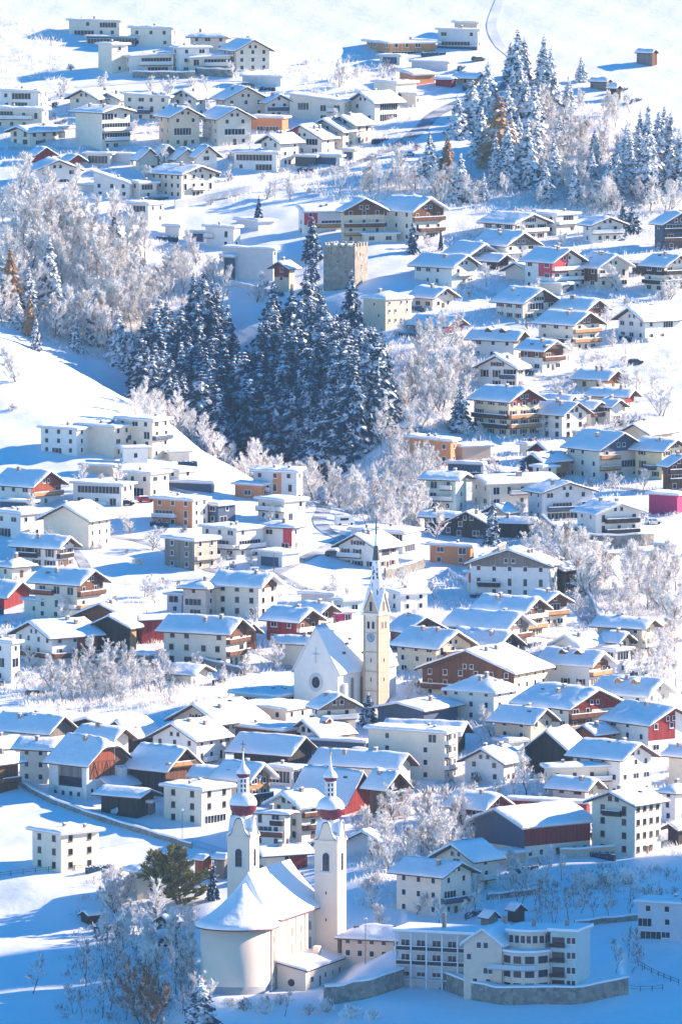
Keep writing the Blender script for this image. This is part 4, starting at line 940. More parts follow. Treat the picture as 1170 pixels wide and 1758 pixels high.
# apse drum
AR=7.4; acx=-NL-3.2; AH=10.6
m=MB(); m.lathe(acx,ymid,[(AR,-12),(AR,AH)],40,'churchwall'); m.lathe(acx,ymid,[(AR+.12,-12),(AR+.12,-.9)],40,'grey'); m.lathe(acx,ymid,[(AR+.35,AH-.1),(AR+.35,AH+.35)],40,'churchwall'); m.obj('apse_wall',church,True)
plan=[(acx+(AR+1.1)*math.cos(2*math.pi*i/40), ymid+(AR+1.1)*math.sin(2*math.pi*i/40)) for i in range(40)]
curve_roof(plan,(acx+3.0,ymid),(acx+8.5,ymid),AH+.7,7.4,'apse_roof',flare=.35)
def niche(pt, nrm, z, w_, h, arch=True, mt='blind', par=church, name='niche'):
    n=Vector((nrm[0],nrm[1],0)).normalized(); t=Vector((-n.y,n.x,0)); b=Vector((pt[0],pt[1],z))+n*.04
    pts=[(-w_/2,0),(w_/2,0)]+([(w_/2*math.cos(a),h-w_/2+w_/2*math.sin(a)) for a in np.linspace(0,math.pi,8)] if arch else [(w_/2,h),(-w_/2,h)])
    mm=MB(); mm.face([b+t*p+Vector((0,0,q)) for p,q in pts],mt)
    fr=[(p*1.16,q+(.12 if q>h*.5 else -.12)) for p,q in pts]
    for i in range(len(pts)):
        j=(i+1)%len(pts); mm.face([b+n*.05+t*pts[i][0]+Vector((0,0,pts[i][1])),b+n*.05+t*pts[j][0]+Vector((0,0,pts[j][1])),b+n*.05+t*fr[j][0]+Vector((0,0,fr[j][1])),b+n*.05+t*fr[i][0]+Vector((0,0,fr[i][1]))],'churchwall')
    return mm.obj(name,par)
for x in (-3.2,-8.2,-13.2):
    niche((x,ny0),(0,-1),7.4,1.5,1.9); niche((x,ny0),(0,-1),1.5,1.4,4.6)
for x in (-5.7,-10.7,-15.6):
    m=MB(); m.box(x-.25,ny0-.22,-6,x+.25,ny0+.02,NH,'churchwall'); m.obj('pilaster',church)
for a in (-72,-50):
    q=(acx+AR*math.cos(R(a)), ymid+AR*math.sin(R(a))); nn=(math.cos(R(a)),math.sin(R(a)))
    niche(q,nn,7.2,1.4,1.7); niche(q,nn,.4,1.3,5.6)
for a in (-92,-61,-38):
    q=(acx+(AR+.1)*math.cos(R(a)), ymid+(AR+.1)*math.sin(R(a))); m=MB(); m.tube((q[0],q[1],-6),(q[0],q[1],AH),.16,.16,'cream',5); m.obj('downpipe',church)
# low sacristy in front of the nave
sx0,sx1,sy0,sy1 = -21.5,.6,ny0-6.2,ny0-.01; SHh=1.4
m=MB(); m.box(sx0,sy0,-7,sx1-.8,sy1,SHh,'churchwall'); m.face([(sx0,sy0,SHh),(sx0,sy1,SHh),(sx0,sy1,SHh+1.6)],'churchwall'); so_=m.obj('sacristy',church)
m=MB()
for z,mt in ((0,'eave'),(.25,'snow')):
    t_=.22 if mt=='eave' else .5
    v=[(sx0-.4,sy0-.5,SHh+z),(sx1,sy0-.5,SHh+z),(sx1,sy1,SHh+z+1.5),(sx0-.4,sy1,SHh+z+1.5)]; u=[(a,b,c+t_) for a,b,c in v]
    for i in range(4): j=(i+1)%4; m.face([v[i],v[j],u[j],u[i]],mt)
    m.face(u,mt)
m.obj('sacristy_roof',so_)
m=MB(); m.box(-6.6,sy0+3.0,SHh+.6,-5.2,sy0+4.2,SHh+3.2,'churchwall','snow'); m.obj('sacristy_chimney',so_)
m=MB(); m.face([(sx0-.05,(sy0+sy1)/2+.75*math.cos(a),-.9+.75*math.sin(a)) for a in np.linspace(0,2*math.pi,14)[:-1]],'glass'); m.obj('round_window',so_)
for x,w_,h_ in ((-18,1.6,1.0),(-10.5,.8,1.0),(-6.5,.5,.9),(-2.5,.8,1.0)): niche((x,sy0),(0,-1),-1.0,w_,h_,False,'glass',so_,'window')
niche((-13.5,sy0),(0,-1),-3.2,.9,2.9,False,'brown',so_,'door')
HOUSES.append((PT, TW, GAP+TW, CH, 20, '')); 
_e = Matrix.Rotation(CH,4,'Z') @ Vector((-NL-11, -2, 0)); HOUSES.append((PT+_e, NL+8, GAP, CH, 20, ''))

# ------------------------------------------------------------------ parish church with the needle spire
P = at(580, 1152, 10.5); s = pxm(P); ph = R(58)
pc = empty('parish_church', P, ph, 'white Gothic parish church with steep gable, clock tower and needle spire', 'church')
Dn = (580-504)/s/math.sin(ph); Wn = 25.0; Hn = 10.5; ppn = 1.62
m = MB(); poly=[(0,-7),(Dn,-7),(Dn,Hn),(Dn/2,Hn+ppn*Dn/2),(0,Hn)]
A=[(0,t,z) for t,z in poly]; B_=[(Wn,t,z) for t,z in poly]; m.face(A[::-1],'white'); m.face(B_,'white')
for i in range(5): j=(i+1)%5; m.face([A[i],A[j],B_[j],B_[i]],'white')
m.obj('nave_wall', pc); 
rf, f = build_roof(pc, 'L', Wn, Dn, Hn, ppn, .5, .25, .2, 'leave', .4, 9.1)
for i in range(6):
    m=MB(); x=5+i*2.6+rnd.uniform(-.5,.5); y=Dn*.5*rnd.uniform(.25,.85); z=f(x,y); m.box(x,y-.25,z+.1,x+1.1,y+.1,z+.75,'metal'); m.obj('snow_guard', rf)
m=MB(); c0=Dn/2
m.face([(-.05,c0+1.1*math.cos(a),7.6+1.35*math.sin(a)) for a in np.linspace(0,2*math.pi,18)[:-1]],'glass')
for i in range(20):
    a,b2=2*math.pi*i/20,2*math.pi*(i+1)/20
    m.face([(-.09,c0+1.1*math.cos(a),7.6+1.35*math.sin(a)),(-.09,c0+1.1*math.cos(b2),7.6+1.35*math.sin(b2)),(-.09,c0+1.9*math.cos(b2),7.6+2.2*math.sin(b2)),(-.09,c0+1.9*math.cos(a),7.6+2.2*math.sin(a))],'paint_grey')
m.obj('round_window', pc)
m=MB(); m.box(-.06,c0-.18,Hn+1.5,-.01,c0+.18,Hn+5.2,'paint_grey'); m.box(-.06,c0-.9,Hn+3.4,-.012,c0+.9,Hn+3.8,'paint_grey'); m.obj('painted_cross', pc)
for x in (6,10,14,18): niche((x,0),(0,-1),2.0,1.3,6.5,True,'blind',pc,'lancet_window')
for x in (2.2,20.3): m=MB(); m.box(x-.5,-.9,-6,x+.5,-.02,7.5,'white','snow'); m.obj('buttress', pc)
# choir behind
HOUSES.append((P, Wn, Dn, ph, 10, ''))
PT2 = at(649.5, 1221, 0); s = pxm(PT2); ph2=R(56); tw=(650-624)/s/math.sin(ph2)
loc = Matrix.Rotation(-ph,4,'Z') @ (PT2-P)
tw_o = bpy.data.objects.new('clock_tower', None); tw_o.location = loc; tw_o.rotation_euler=(0,0,ph2-ph); link(tw_o, pc)
TH = (1221-1054)/s
m=MB(); m.box(0,0,-6,tw,tw,TH,'ivory'); m.obj('tower_wall', tw_o)
m=MB(); q=.55
for (a,b2) in ((0,0),(tw,0),(0,tw)): m.box(a-.08 if a==0 else a-q,b2-.08 if b2==0 else b2-q,-6,a+q if a==0 else a+.08,b2+q if b2==0 else b2+.08,TH-.3,'ochre')
m.box(.55,-.06,-6,tw-.55,.0,TH-.3,'towerlit')  # panel that colours in the warm sunlight on this face
m.obj('corner_strips_and_sunlit_face', tw_o)
m=MB()
for z in (TH*.2,TH*.4,TH*.6,TH*.8): m.box(-.16,-.16,z,tw+.16,tw+.16,z+.22,'ochre')
m.box(-.4,-.4,TH-.3,tw+.4,tw+.4,TH+.15,'white','snow'); m.obj('string_course', tw_o)
m=MB(); zc=TH-5.4
m.face([(-.10,tw/2+1.15*math.cos(a),zc+1.15*math.sin(a)) for a in np.linspace(0,2*math.pi,24)[:-1]],'clock')
for i in range(24):
    a,b2=2*math.pi*i/24,2*math.pi*(i+1)/24; m.face([(-.13,tw/2+r_*math.cos(x),zc+r_*math.sin(x)) for r_,x in ((1.15,a),(1.15,b2),(1.35,b2),(1.35,a))],'frame')
for i in range(12): a=2*math.pi*i/12; m.box(-.14,tw/2+.95*math.cos(a)-.06,zc+.95*math.sin(a)-.06,-.11,tw/2+.95*math.cos(a)+.06,zc+.95*math.sin(a)+.06,'metal')
m.tube((-.15,tw/2,zc),(-.15,tw/2,zc+.85),.05,.05,'metal'); m.tube((-.15,tw/2,zc),(-.15,tw/2-.6,zc-.25),.05,.05,'metal'); m.obj('clock_face', tw_o)
for side in ('L','R'):
    for dx in (-.65,.65):
        n_=(-1,0) if side=='L' else (0,-1); pt=(-.06,tw/2+dx) if side=='L' else (tw/2+dx,-.08)
        niche(pt,n_,TH-3.4,.7,1.7,True,'glass',tw_o,'sound_window')
    for z in (TH*.3,TH*.5): niche((-.02,tw/2) if side=='L' else (tw/2,-.08),(-1,0) if side=='L' else (0,-1),z,.3,.9,False,'glass',tw_o,'slit_window')
# steep gables round the foot of the spire, then the eight-sided spire
m=MB(); gh=5.4; c=tw/2
for k in range(4):
    ca,sa=math.cos(k*math.pi/2),math.sin(k*math.pi/2)
    def rot(x,y,z): return (c+ca*x-sa*y, c+sa*x+ca*y, z)
    m.face([rot(-c,-c,TH+.15),rot(c,-c,TH+.15),rot(0,-c,TH+gh)],'ochre')
    for sg in (-1,1):
        m.face([rot(sg*(c+.25),-c-.25,TH+.1),rot(0,-c-.25,TH+gh+.35),rot(0,0,TH+gh+1.6),rot(sg*c*.4,0,TH+gh+1)],'snow')
        m.face([rot(sg*(c+.25),-c-.27,TH-.15),rot(0,-c-.27,TH+gh-.1),rot(0,-c-.27,TH+gh+.4),rot(sg*(c+.25),-c-.27,TH+.2)],'snow')
m.obj('spire_gables', tw_o)
for side in ('L','R'): niche((-.04,c) if side=='L' else (c,-.04),(-1,0) if side=='L' else (0,-1),TH+.6,.8,2.3,True,'glass',tw_o,'gable_window')
SPH=(1054-885)/s
m=MB(); rs=c*1.02; zt=TH+.2
prof=[(rs,zt),(rs*.78,zt+SPH*.2),(rs*.60,zt+SPH*.36),(rs*.40,zt+SPH*.53),(rs*.24,zt+SPH*.68),(rs*.12,zt+SPH*.8),(rs*.05,zt+SPH*.93),(.03,zt+SPH)]
m.lathe(c,c,prof,8,'snow',math.pi/8,mfun=lambda j:'snow' if j<3 else ('slate' if j in (3,5,6) else 'snow')); sp_=m.obj('spire', tw_o)
m=MB()
for i in range(60):
    t_=rnd.uniform(.12,.62); a=rnd.choice(range(8))*math.pi/4+rnd.uniform(-.25,.25); r_=rs*(1-t_)*1.0; z=zt+SPH*t_
    r1=np.interp(z,[p[1] for p in prof],[p[0] for p in prof])*.97; h=rnd.uniform(.3,1.1); r2=np.interp(z+h,[p[1] for p in prof],[p[0] for p in prof])*.97
    da=.12*rnd.uniform(.5,1.6)
    m.face([(c+r_*math.cos(x),c+r_*math.sin(x),zz) for r_,x,zz in ((r1,a-da,z),(r1,a+da,z),(r2,a+da,z+h),(r2,a-da,z+h))],'slate')
m.obj('bare_slates', sp_)
HOUSES.append((PT2, tw, tw, ph2, 20, ''))

# ------------------------------------------------------------------ castle: square tower and palace
P = at(*tp('B2', 655, 600)); s = pxm(P); ph=R(67)
D=(655-497)/2.925/s/math.sin(ph); W=(720-655)/2.925/s/math.cos(ph); H=(600-392)/2.925/s
ct = empty('castle_tower', P, ph, 'square medieval stone tower with battlements above the dark spruce wood', 'castle tower')
m=MB(); m.box(0,0,-8,W,D,H,'castle'); m.obj('tower_wall', ct)
mw=1.0
mm=MB()
def merlons(L, fn, n):
    for i in range(n):
        a=i*(L-mw)/(n-1); fn(a, a+mw)
for y0,y1 in ((0,.6),(D-.6,D)): merlons(W, lambda a,b: mm.box(a,y0,H,b,y1,H+1.0,'castle','snow'), 5)
for x0,x1 in ((0,.6),(W-.6,W)):
    for i in range(1,4): a=i*(D-mw)/4; mm.box(x0,a,H,x1,a+mw,H+1.0,'castle','snow')
mm.box(.6,.6,H-.2,W-.6,D-.6,H+.5,'snow')
mm.obj('battlements', ct)
for z,t_ in ((H*.35,.3),(H*.6,.55),(H*.8,.75),(H-.5,.45)): niche((0,D*t_),(-1,0),z,.35,1.0,False,'glass',ct,'slit_window')
for z,t_ in ((H*.45,.5),(H*.75,.4)): niche((W*t_,0),(0,-1),z,.4,1.1,False,'glass',ct,'slit_window')
HOUSES.append((P, W, D, ph, 14, ''))
P = at(*tp('B2', 808, 812)); s = pxm(P); ph=R(46)
D=(808-697)/2.925/s/math.sin(ph); W=(940-808)/2.925/s/math.cos(ph); H=(812-652)/2.925/s
cp_ = empty('castle_palace', P, ph, 'plain cream castle building with small windows just below the stone tower', 'castle')
m=MB(); m.box(0,0,-8,W,D,H,'sand'); m.obj('wall', cp_)
rf,f=build_roof(cp_,'H',W,D,H,.28,.5,.5,.25,'leave',.5,5.5); chimney(rf,f,W*.3,D*.6)
for z in (H*.25,H*.55,H*.8):
    for t_ in (.15,.38,.6,.82):
        if rnd.random()<.8: put_window(cp_,'R',W*t_,z,.8,1.0)
for z,t_ in ((H*.75,.5),(H*.4,.3)): put_window(cp_,'L',D*t_,z,.8,1.0)
HOUSES.append((P, W, D, ph, 9, ''))

# ------------------------------------------------------------------ care home on the walled terrace
def rel(root, ph, q): return Matrix.Rotation(-ph,4,'Z') @ (q-root)
P = at(*tp('F3', 265, 700)); ph=R(70); s=pxm(P)
hm = empty('care_home', P, ph, 'large stepped care home with gabled cream block on the curved terrace wall', 'care home')
H=(700-500)/2.925/s; D=190/2.925/s/math.sin(ph); W=12.0
m=MB(); pq=.72; poly=[(0,-6),(D,-6),(D,H),(D/2,H+pq*D/2),(0,H)]
A=[(0,t,z) for t,z in poly]; B_=[(W,t,z) for t,z in poly]; m.face(A[::-1],'pink'); m.face(B_,'pink')
for i in range(5): j=(i+1)%5; m.face([A[i],A[j],B_[j],B_[i]],'pink')
gb=m.obj('gable_block', hm); rf,f=build_roof(hm,'L',W,D,H,pq,.6,.7,.24,'leave',.45,2.2)
for z,ts in ((H-1.0,(.42,.6)),(H-3.4,(.86,)),(H-6.1,(.3,.42)),(H-8.3,(.35,.7))):
    for t_ in ts: put_window(hm,'L',D*t_,z,1.1,1.3)
# curved middle block with ribbon windows: polygonal plan to the right of the gable block
H2=H+2.2; k=D/7.0
arc=[(-1.2,-.02)]
pl=[(12.5,.0),(0.6,.0),(-.8,-2.4),(-1.0,-4.8),(.1,-7.2),(3.0,-9.0),(12.5,-9.0)]
m=MB(); m.prism(pl,-6,H-1.6,'pink'); m.obj('curved_block', hm)
pl2=[(12.4,-.3),(3.2,-.3),(2.4,-3.0),(2.6,-5.4),(4.4,-7.6),(12.4,-7.9)]
m=MB(); m.prism(pl2,H-1.6,H2,'pink'); m.obj('curved_upper_storey', hm)
def slab_on(pl, z, th, o, name, mt='leave'):
    cx_=sum(p[0] for p in pl)/len(pl); cy_=sum(p[1] for p in pl)/len(pl)
    q=[(cx_+(x-cx_)*(1+o),cy_+(y-cy_)*(1+o)) for x,y in pl]; mb=MB(); mb.prism(q,z,z+.25,mt); mb.prism([(cx_+(x-cx_)*(1+o+.01),cy_+(y-cy_)*(1+o+.01)) for x,y in pl],z+.252,z+.25+th,'snow'); return mb.obj(name, hm)
slab_on(pl2,H2,.45,.14,'upper_roof'); slab_on(pl,H-1.6,.4,.06,'terrace_roof')
def ribbon(a, b, z, h, n, mt='glass', name='window'):
    a=Vector((a[0],a[1],0)); b=Vector((b[0],b[1],0)); d=(b-a); L=d.length; d.normalize(); nn=Vector((d.y,-d.x,0))
    if nn.x>0 and abs(nn.x)>abs(nn.y): nn=-nn
    if nn.y>0 and abs(nn.y)>=abs(nn.x): nn=-nn
    for i in range(n):
        c0=a+d*L*(i+.5)/n+nn*.04; w_=L/n*.36
        mm=MB(); p=[c0-d*w_,c0+d*w_]
        mm.face([(p[0].x,p[0].y,z),(p[1].x,p[1].y,z),(p[1].x,p[1].y,z+h),(p[0].x,p[0].y,z+h)],mt)
        e=nn*.04; t_=.09
        for (u0,u1,z0,z1) in ((-w_-t_,w_+t_,z-t_,z),(-w_-t_,w_+t_,z+h,z+h+t_),(-w_-t_,-w_,z,z+h),(w_,w_+t_,z,z+h)):
            A_=c0+d*u0+e; B2=c0+d*u1+e; mm.face([(A_.x,A_.y,z0),(B2.x,B2.y,z0),(B2.x,B2.y,z1),(A_.x,A_.y,z1)],'frame')
        mm.obj(name,hm)
for i in range(1,6):
    a,b2=pl[i],pl[i+1] if i+1<len(pl) else pl[0]
    L=math.dist(a,b2); n=max(1,int(L/1.8))
    if i<5 or True:
        for z in (H-3.6,H-6.4,H-9.0): ribbon(a,b2,z,1.5,n)
for i in range(1,5):
    a,b2=pl2[i],pl2[i+1]; ribbon(a,b2,H2-2.1,1.5,max(2,int(math.dist(a,b2)/1.3)))
m=MB(); q=[(-.6,2.6),(-2.2,2.4),(-2.4,-4.8),(-1.2,-7.6),(-.2,-7.4),(-.9,-4.8),(-.7,-2.4),(.5,.2)]
m.prism(q,H-4.9,H-4.75,'grey'); 
for i in range(1,4):
    a,b2=Vector((*q[i],0)),Vector((*q[i+1],0)); d=(b2-a).normalized(); nn=Vector((-d.y,d.x,0))*.06
    m.face([(a.x,a.y,H-4.7),(b2.x,b2.y,H-4.7),(b2.x,b2.y,H-3.9),(a.x,a.y,H-3.9)],'lgrey'); 
    m.face([(a.x-.1,a.y,H-3.9),(b2.x-.1,b2.y,H-3.9),(b2.x+.15,b2.y,H-3.78),(a.x+.15,a.y,H-3.78)],'snow')
m.obj('balcony', hm)
# teal end block on the right
m=MB(); m.box(3.5,-14.4,-6,12.5,-9.05,H2+.4,'teal'); m.obj('end_block', hm); slab_on([(3.0,-14.8),(12.5,-14.8),(12.5,-8.8),(3.0,-8.8)],H2+.4,.5,.06,'end_roof')
for z in (H2-2,H2-5,H2-8,H2-10.6):
    for y in (-13.9,-12.9): put_window(hm,'L',y,z,1.0,1.4,-3.5)
    m=MB(); m.box(2.6,-12.2,z-.9,3.48,-9.1,z-.7,'grey'); m.box(2.6,-12.2,z-.7,2.7,-9.1,z+.1,'dark','snow'); m.obj('balcony', hm)
    m=MB(); m.box(3.44,-12.0,z-.6,3.49,-9.4,z+1.3,'glass'); m.obj('window', hm)
# long wing to the left with loggias
q1=rel(P,ph,at(*tp('F2',955,600))); wy=q1.y; z0=-1.0
m=MB(); m.box(7.5,D+.05,-6,16,wy,H+.6,'lgrey'); m.obj('long_wing', hm); slab_on([(6.0,D-2),(16.4,D-2),(16.4,wy+.5),(6.0,wy+.5)],H+.6,.5,.02,'wing_roof')
nb=max(5,int((wy-D)/3.2)); st_=(wy-D)/nb
for i in range(nb+1):
    m=MB(); y=D+.1+i*st_; m.box(6.0,y-.14,-4,6.3,y+.14,H+.55,'frame'); m.obj('column', hm)
for lv in range(3):
    z=H-2.6-lv*2.9
    m=MB(); m.box(6.0,D+.05,z-.5,7.49,wy,z-.3,'lgrey'); 
    if lv<2: m.box(6.1,D+.05,z-.3,6.18,wy,z+.45,'dark'); m.box(6.05,D+.05,z+.45,6.23,wy,z+.6,'snow')
    m.obj('gallery', hm)
    for i in range(nb):
        y=D+.1+(i+.5)*st_; put_window(hm,'L',y,z-.2 if lv<2 else z,1.9,1.9 if lv<2 else 1.0,-7.5)
for (x,y) in ((11,D*.4),(8,-4),(8,-11),(11,D+8)):
    c=MB(); c.box(x-.35,y-.35,H,x+.35,y+.35,H2+2.2,'brick','snow'); c.obj('chimney',hm)
HOUSES.append((P+Vector((5,-12,0)), 16, 16, ph, 10, '')); HOUSES.append((P, 16, wy, ph, 10, ''))
_e = Matrix.Rotation(ph,4,'Z') @ Vector((-2,-15,0)); HOUSES.append((P+_e, 15, 16, ph, 10, ''))

# ------------------------------------------------------------------ roads, walls, fences
def smooth_line(pts, n=8):
    out=[]
    P=[pts[0]]+list(pts)+[pts[-1]]
    for i in range(1,len(P)-2):
        for k in range(n):
            t=k/n; out.append(tuple(.5*((2*P[i][j])+(-P[i-1][j]+P[i+1][j])*t+(2*P[i-1][j]-5*P[i][j]+4*P[i+1][j]-P[i+2][j])*t*t+(-P[i-1][j]+3*P[i][j]-3*P[i+1][j]+P[i+2][j])*t**3) for j in range(len(pts[0]))))
    out.append(pts[-1]); return out
def road(uv, width, name, mt, lift=.12):
    W_=[at(u,v) for u,v in smooth_line(uv)]; W_=[(p.x,p.y) for p in W_]; L=[]; 
    # resample evenly
    acc=[W_[0]]
    for p in W_[1:]:
        while math.dist(acc[-1],p)>1.5:
            d=math.dist(acc[-1],p); acc.append((acc[-1][0]+(p[0]-acc[-1][0])*1.5/d, acc[-1][1]+(p[1]-acc[-1][1])*1.5/d))
    A=np.array(acc); 
    if len(A)>9:
        k=np.ones(5)/5; B=A.copy()
        for c_ in (0,1): B[2:-2,c_]=np.convolve(A[:,c_],k,'valid')
        A=B
    T=np.gradient(A,axis=0); T/=np.linalg.norm(T,axis=1)[:,None]+1e-9; N=np.stack([-T[:,1],T[:,0]],1)
    offs=np.linspace(-width/2,width/2,7); X=A[:,0][:,None]+N[:,0][:,None]*offs; Y=A[:,1][:,None]+N[:,1][:,None]*offs
    Z=ground_np(X,Y)+lift; Z[:, :]=np.maximum(Z, Z[:,3:4]-.25)
    return tag(grid_obj(X,Y,Z,name,mt), None, None, kind='structure')
road([(862,-8),(850,20),(843,48),(858,80),(880,100),(876,125)],3.0,'road','track')
road([(876,125),(868,150),(800,172),(745,198),(722,222),(690,245),(640,268)],4.4,'road','asphalt')
road([(640,268),(600,285),(520,302),(440,322),(390,338),(330,345)],3.2,'road','asphalt')
road([(530,852),(556,872),(548,893),(563,915),(590,925),(560,942),(520,960),(470,985)],3.6,'road','asphalt')
road([(800,600),(812,640),(798,690),(790,730),(800,770),(840,790),(850,820),(800,850),(805,880)],4.0,'road','track')
road([(962,1000),(985,1030),(1010,1062),(1020,1080),(990,1100)],4.5,'road','asphalt')
road([(25,1335),(70,1362),(130,1385),(200,1408),(280,1432),(350,1452),(395,1470)],3.6,'road','track')
road([(1168,1422),(1130,1445),(1080,1455),(1000,1462),(930,1470),(880,1476)],3.0,'road','track')
road([(700,1660),(735,1680),(790,1702),(860,1716)],3.0,'road','asphalt',.2)
for ln in ([(470,985),(520,1010),(600,1030),(700,1075)],[(400,1105),(470,1130),(500,1150)],[(640,1255),(740,1300),(790,1380),(850,1470)],[(0,1240),(60,1300),(30,1335)],
  [(620,1400),(700,1350),(900,1400),(1000,1390)],[(740,420),(900,430),(1000,440),(1100,475)],[(800,490),(900,520),(1000,500),(1170,540)],[(880,640),(960,650),(1060,640)],[(850,825),(1000,832),(1160,850)],
  [(0,255),(120,255),(250,262),(380,300)],[(20,205),(130,200),(240,215)],[(150,915),(260,935),(380,985),(470,985)],[(180,800),(330,855),(420,925),(440,960)],[(300,1110),(220,1130),(100,1120)],[(700,1075),(820,1080),(980,1100)],
  [(820,1240),(900,1280),(1040,1290),(1170,1290)],[(400,1290),(520,1330),(600,1350)],[(0,880),(60,900),(140,960),(160,1040)],[(130,150),(300,138),(470,140)],[(1170,1100),(1080,1110),(1020,1120)]):
    road(ln, 2.6, 'path', 'asphalt' if ln[0][1]>600 else 'track', .08)
def wall(uv, h, th, mt, label, name='retaining_wall', cat='wall', snow=True, sink=5.0, pts=None):
    W_=pts if pts else [at(u,v) for u,v in smooth_line(uv,6)]
    m=MB(); c0=W_[0]; k=m.mi(mt); ks=m.mi('snow'); n=len(W_)
    def ring(i):
        p=W_[i]; q=W_[min(i+1,n-1)]; r=W_[max(i-1,0)]; d=Vector((q.x-r.x,q.y-r.y,0)).normalized(); nn=Vector((d.y,-d.x,0)); 
        return p,nn
    R_=[]
    for i in range(n):
        p,nn=ring(i); a=p-c0+nn*th/2; b=p-c0-nn*th/2; zt=p.z-c0.z+h+.15*math.sin(i*1.3)*.5
        R_.append([(a.x,a.y,zt-h-sink),(a.x,a.y,zt),(a.x+nn.x*.1,a.y+nn.y*.1,zt),(a.x+nn.x*.06,a.y+nn.y*.06,zt+.35),(b.x,b.y,zt+.42),(b.x,b.y,zt-h-sink)])
    for i in range(n-1):
        for j in range(5):
            m.face([R_[i][j],R_[i+1][j],R_[i+1][j+1],R_[i][j+1]], mt if j in (0,4) else 'snow')
    m.face(R_[0],mt); m.face(R_[-1][::-1],mt)
    o=m.obj(name); o.location=c0; return tag(o,label,cat)
wall(None,3.5,1.9,'stone','long curved rubble stone terrace wall in front of the care home',pts=[Vector((q[0],q[1]+.6,gz(q[0],q[1]-1.5))) for q in smooth_line([(p.x,p.y) for p in HOMEWALL],5)])
wall(None,3.8,1.9,'stone','stone churchyard wall between the double-towered church and the care home',pts=[Vector((q[0],q[1]+.6,gz(q[0],q[1]-1.5))) for q in smooth_line([(p.x,p.y) for p in YARDWALL],5)])
wall([(804,990),(840,968),(866,955)],3.2,.6,'stone','rubble retaining wall below the twin-gabled house by the spire tip')
wall([(660,995),(690,988),(728,975)],2.4,.6,'stone','sunlit garden retaining wall right of the spire tip')
wall([(930,905),(960,928),(1010,938),(1060,940),(1120,936)],3.0,.5,'stone','shaded curved retaining wall below the two dark balcony chalet')
wall([(228,133),(280,134),(335,134)],1.8,.5,'stone','dark stone terrace wall in front of the upper villas, left half')
wall([(338,130),(370,131),(400,133)],2.2,.5,'stone','dark stone terrace wall in front of the upper villas, right half')
wall([(300,358),(360,345),(420,332),(460,322)],2.0,.5,'lgrey','long low concrete wall along the bend of the upper road')
wall([(395,490),(430,498),(465,510)],1.2,.3,'lgrey','pale railing wall on the slope below the blank grey hall')
wall([(30,1345),(75,1372),(135,1396),(205,1419),(285,1443),(330,1457)],1.0,.35,'stone','low snow-topped wall along the lane above the lower left snowfield')
wall([(700,1478),(760,1485)],1.0,.4,'stone','short garden wall below the frosted garden trees')
wall([(835,1545),(880,1540),(930,1533)],1.1,.4,'stone','low shaded garden wall in the orchard, upper of the two')
wall([(985,1592),(1030,1586),(1095,1580)],1.1,.4,'stone','low shaded garden wall in the orchard, lower of the two')
wall([(960,1473),(1020,1470),(1080,1462),(1130,1450)],1.8,.4,'tan','sunlit tan garden wall beside the lower right lane')
wall([(340,1140),(380,1150),(420,1160)],1.6,.4,'stone','garden wall between the parish church and the long blue-roofed house')
wall([(140,1150),(180,1146),(212,1142)],2.0,.5,'stone','rough stone wall below the barns at the left')
wall([(985,985),(1000,1010),(1020,1045),(1030,1075)],1.3,.35,'lgrey','pale concrete wall along the sloping road at the right')
wall([(770,985),(800,1003),(830,1012)],1.0,.3,'lgrey','dark-edged garden wall under the white guest house')
def fence(uv, label, h=1.1, step=2.4, mt='dark'):
    W_=[at(u,v) for u,v in smooth_line(uv,10)]; c0=W_[0]; acc=[W_[0]]
    for p in W_[1:]:
        if (p-acc[-1]).length>=step: acc.append(p)
    root=empty('fence',c0,0,label,'fence'); rail=MB()
    for i,p in enumerate(acc):
        q=p-c0; z=gz(p.x,p.y)-c0.z; m=MB(); m.box(-.07,-.07,-.3,.07,.07,h,mt,'snow'); o=m.obj('post',root); o.location=(q.x,q.y,z)
        if i:
            a=acc[i-1]-c0; za=gz(acc[i-1].x,acc[i-1].y)-c0.z
            for hh in (.45,.95): rail.tube((a.x,a.y,za+hh),(q.x,q.y,z+hh),.05,.05,mt,4)
    rail.obj('rail',root)
fence([(1095,1658),(1120,1672),(1150,1685),(1170,1692)],'wooden field fence in the lower right snow, running down to the edge')
fence([(1075,1700),(1110,1702),(1150,1697)],'wooden field fence right of the curved terrace wall')
fence([(0,1506),(45,1500),(100,1495),(150,1493)],'thin wire fence across the lower left snowfield')
fence([(680,268),(640,275),(600,283)],'road railing at the upper bend',1.0,2.5,'metal')
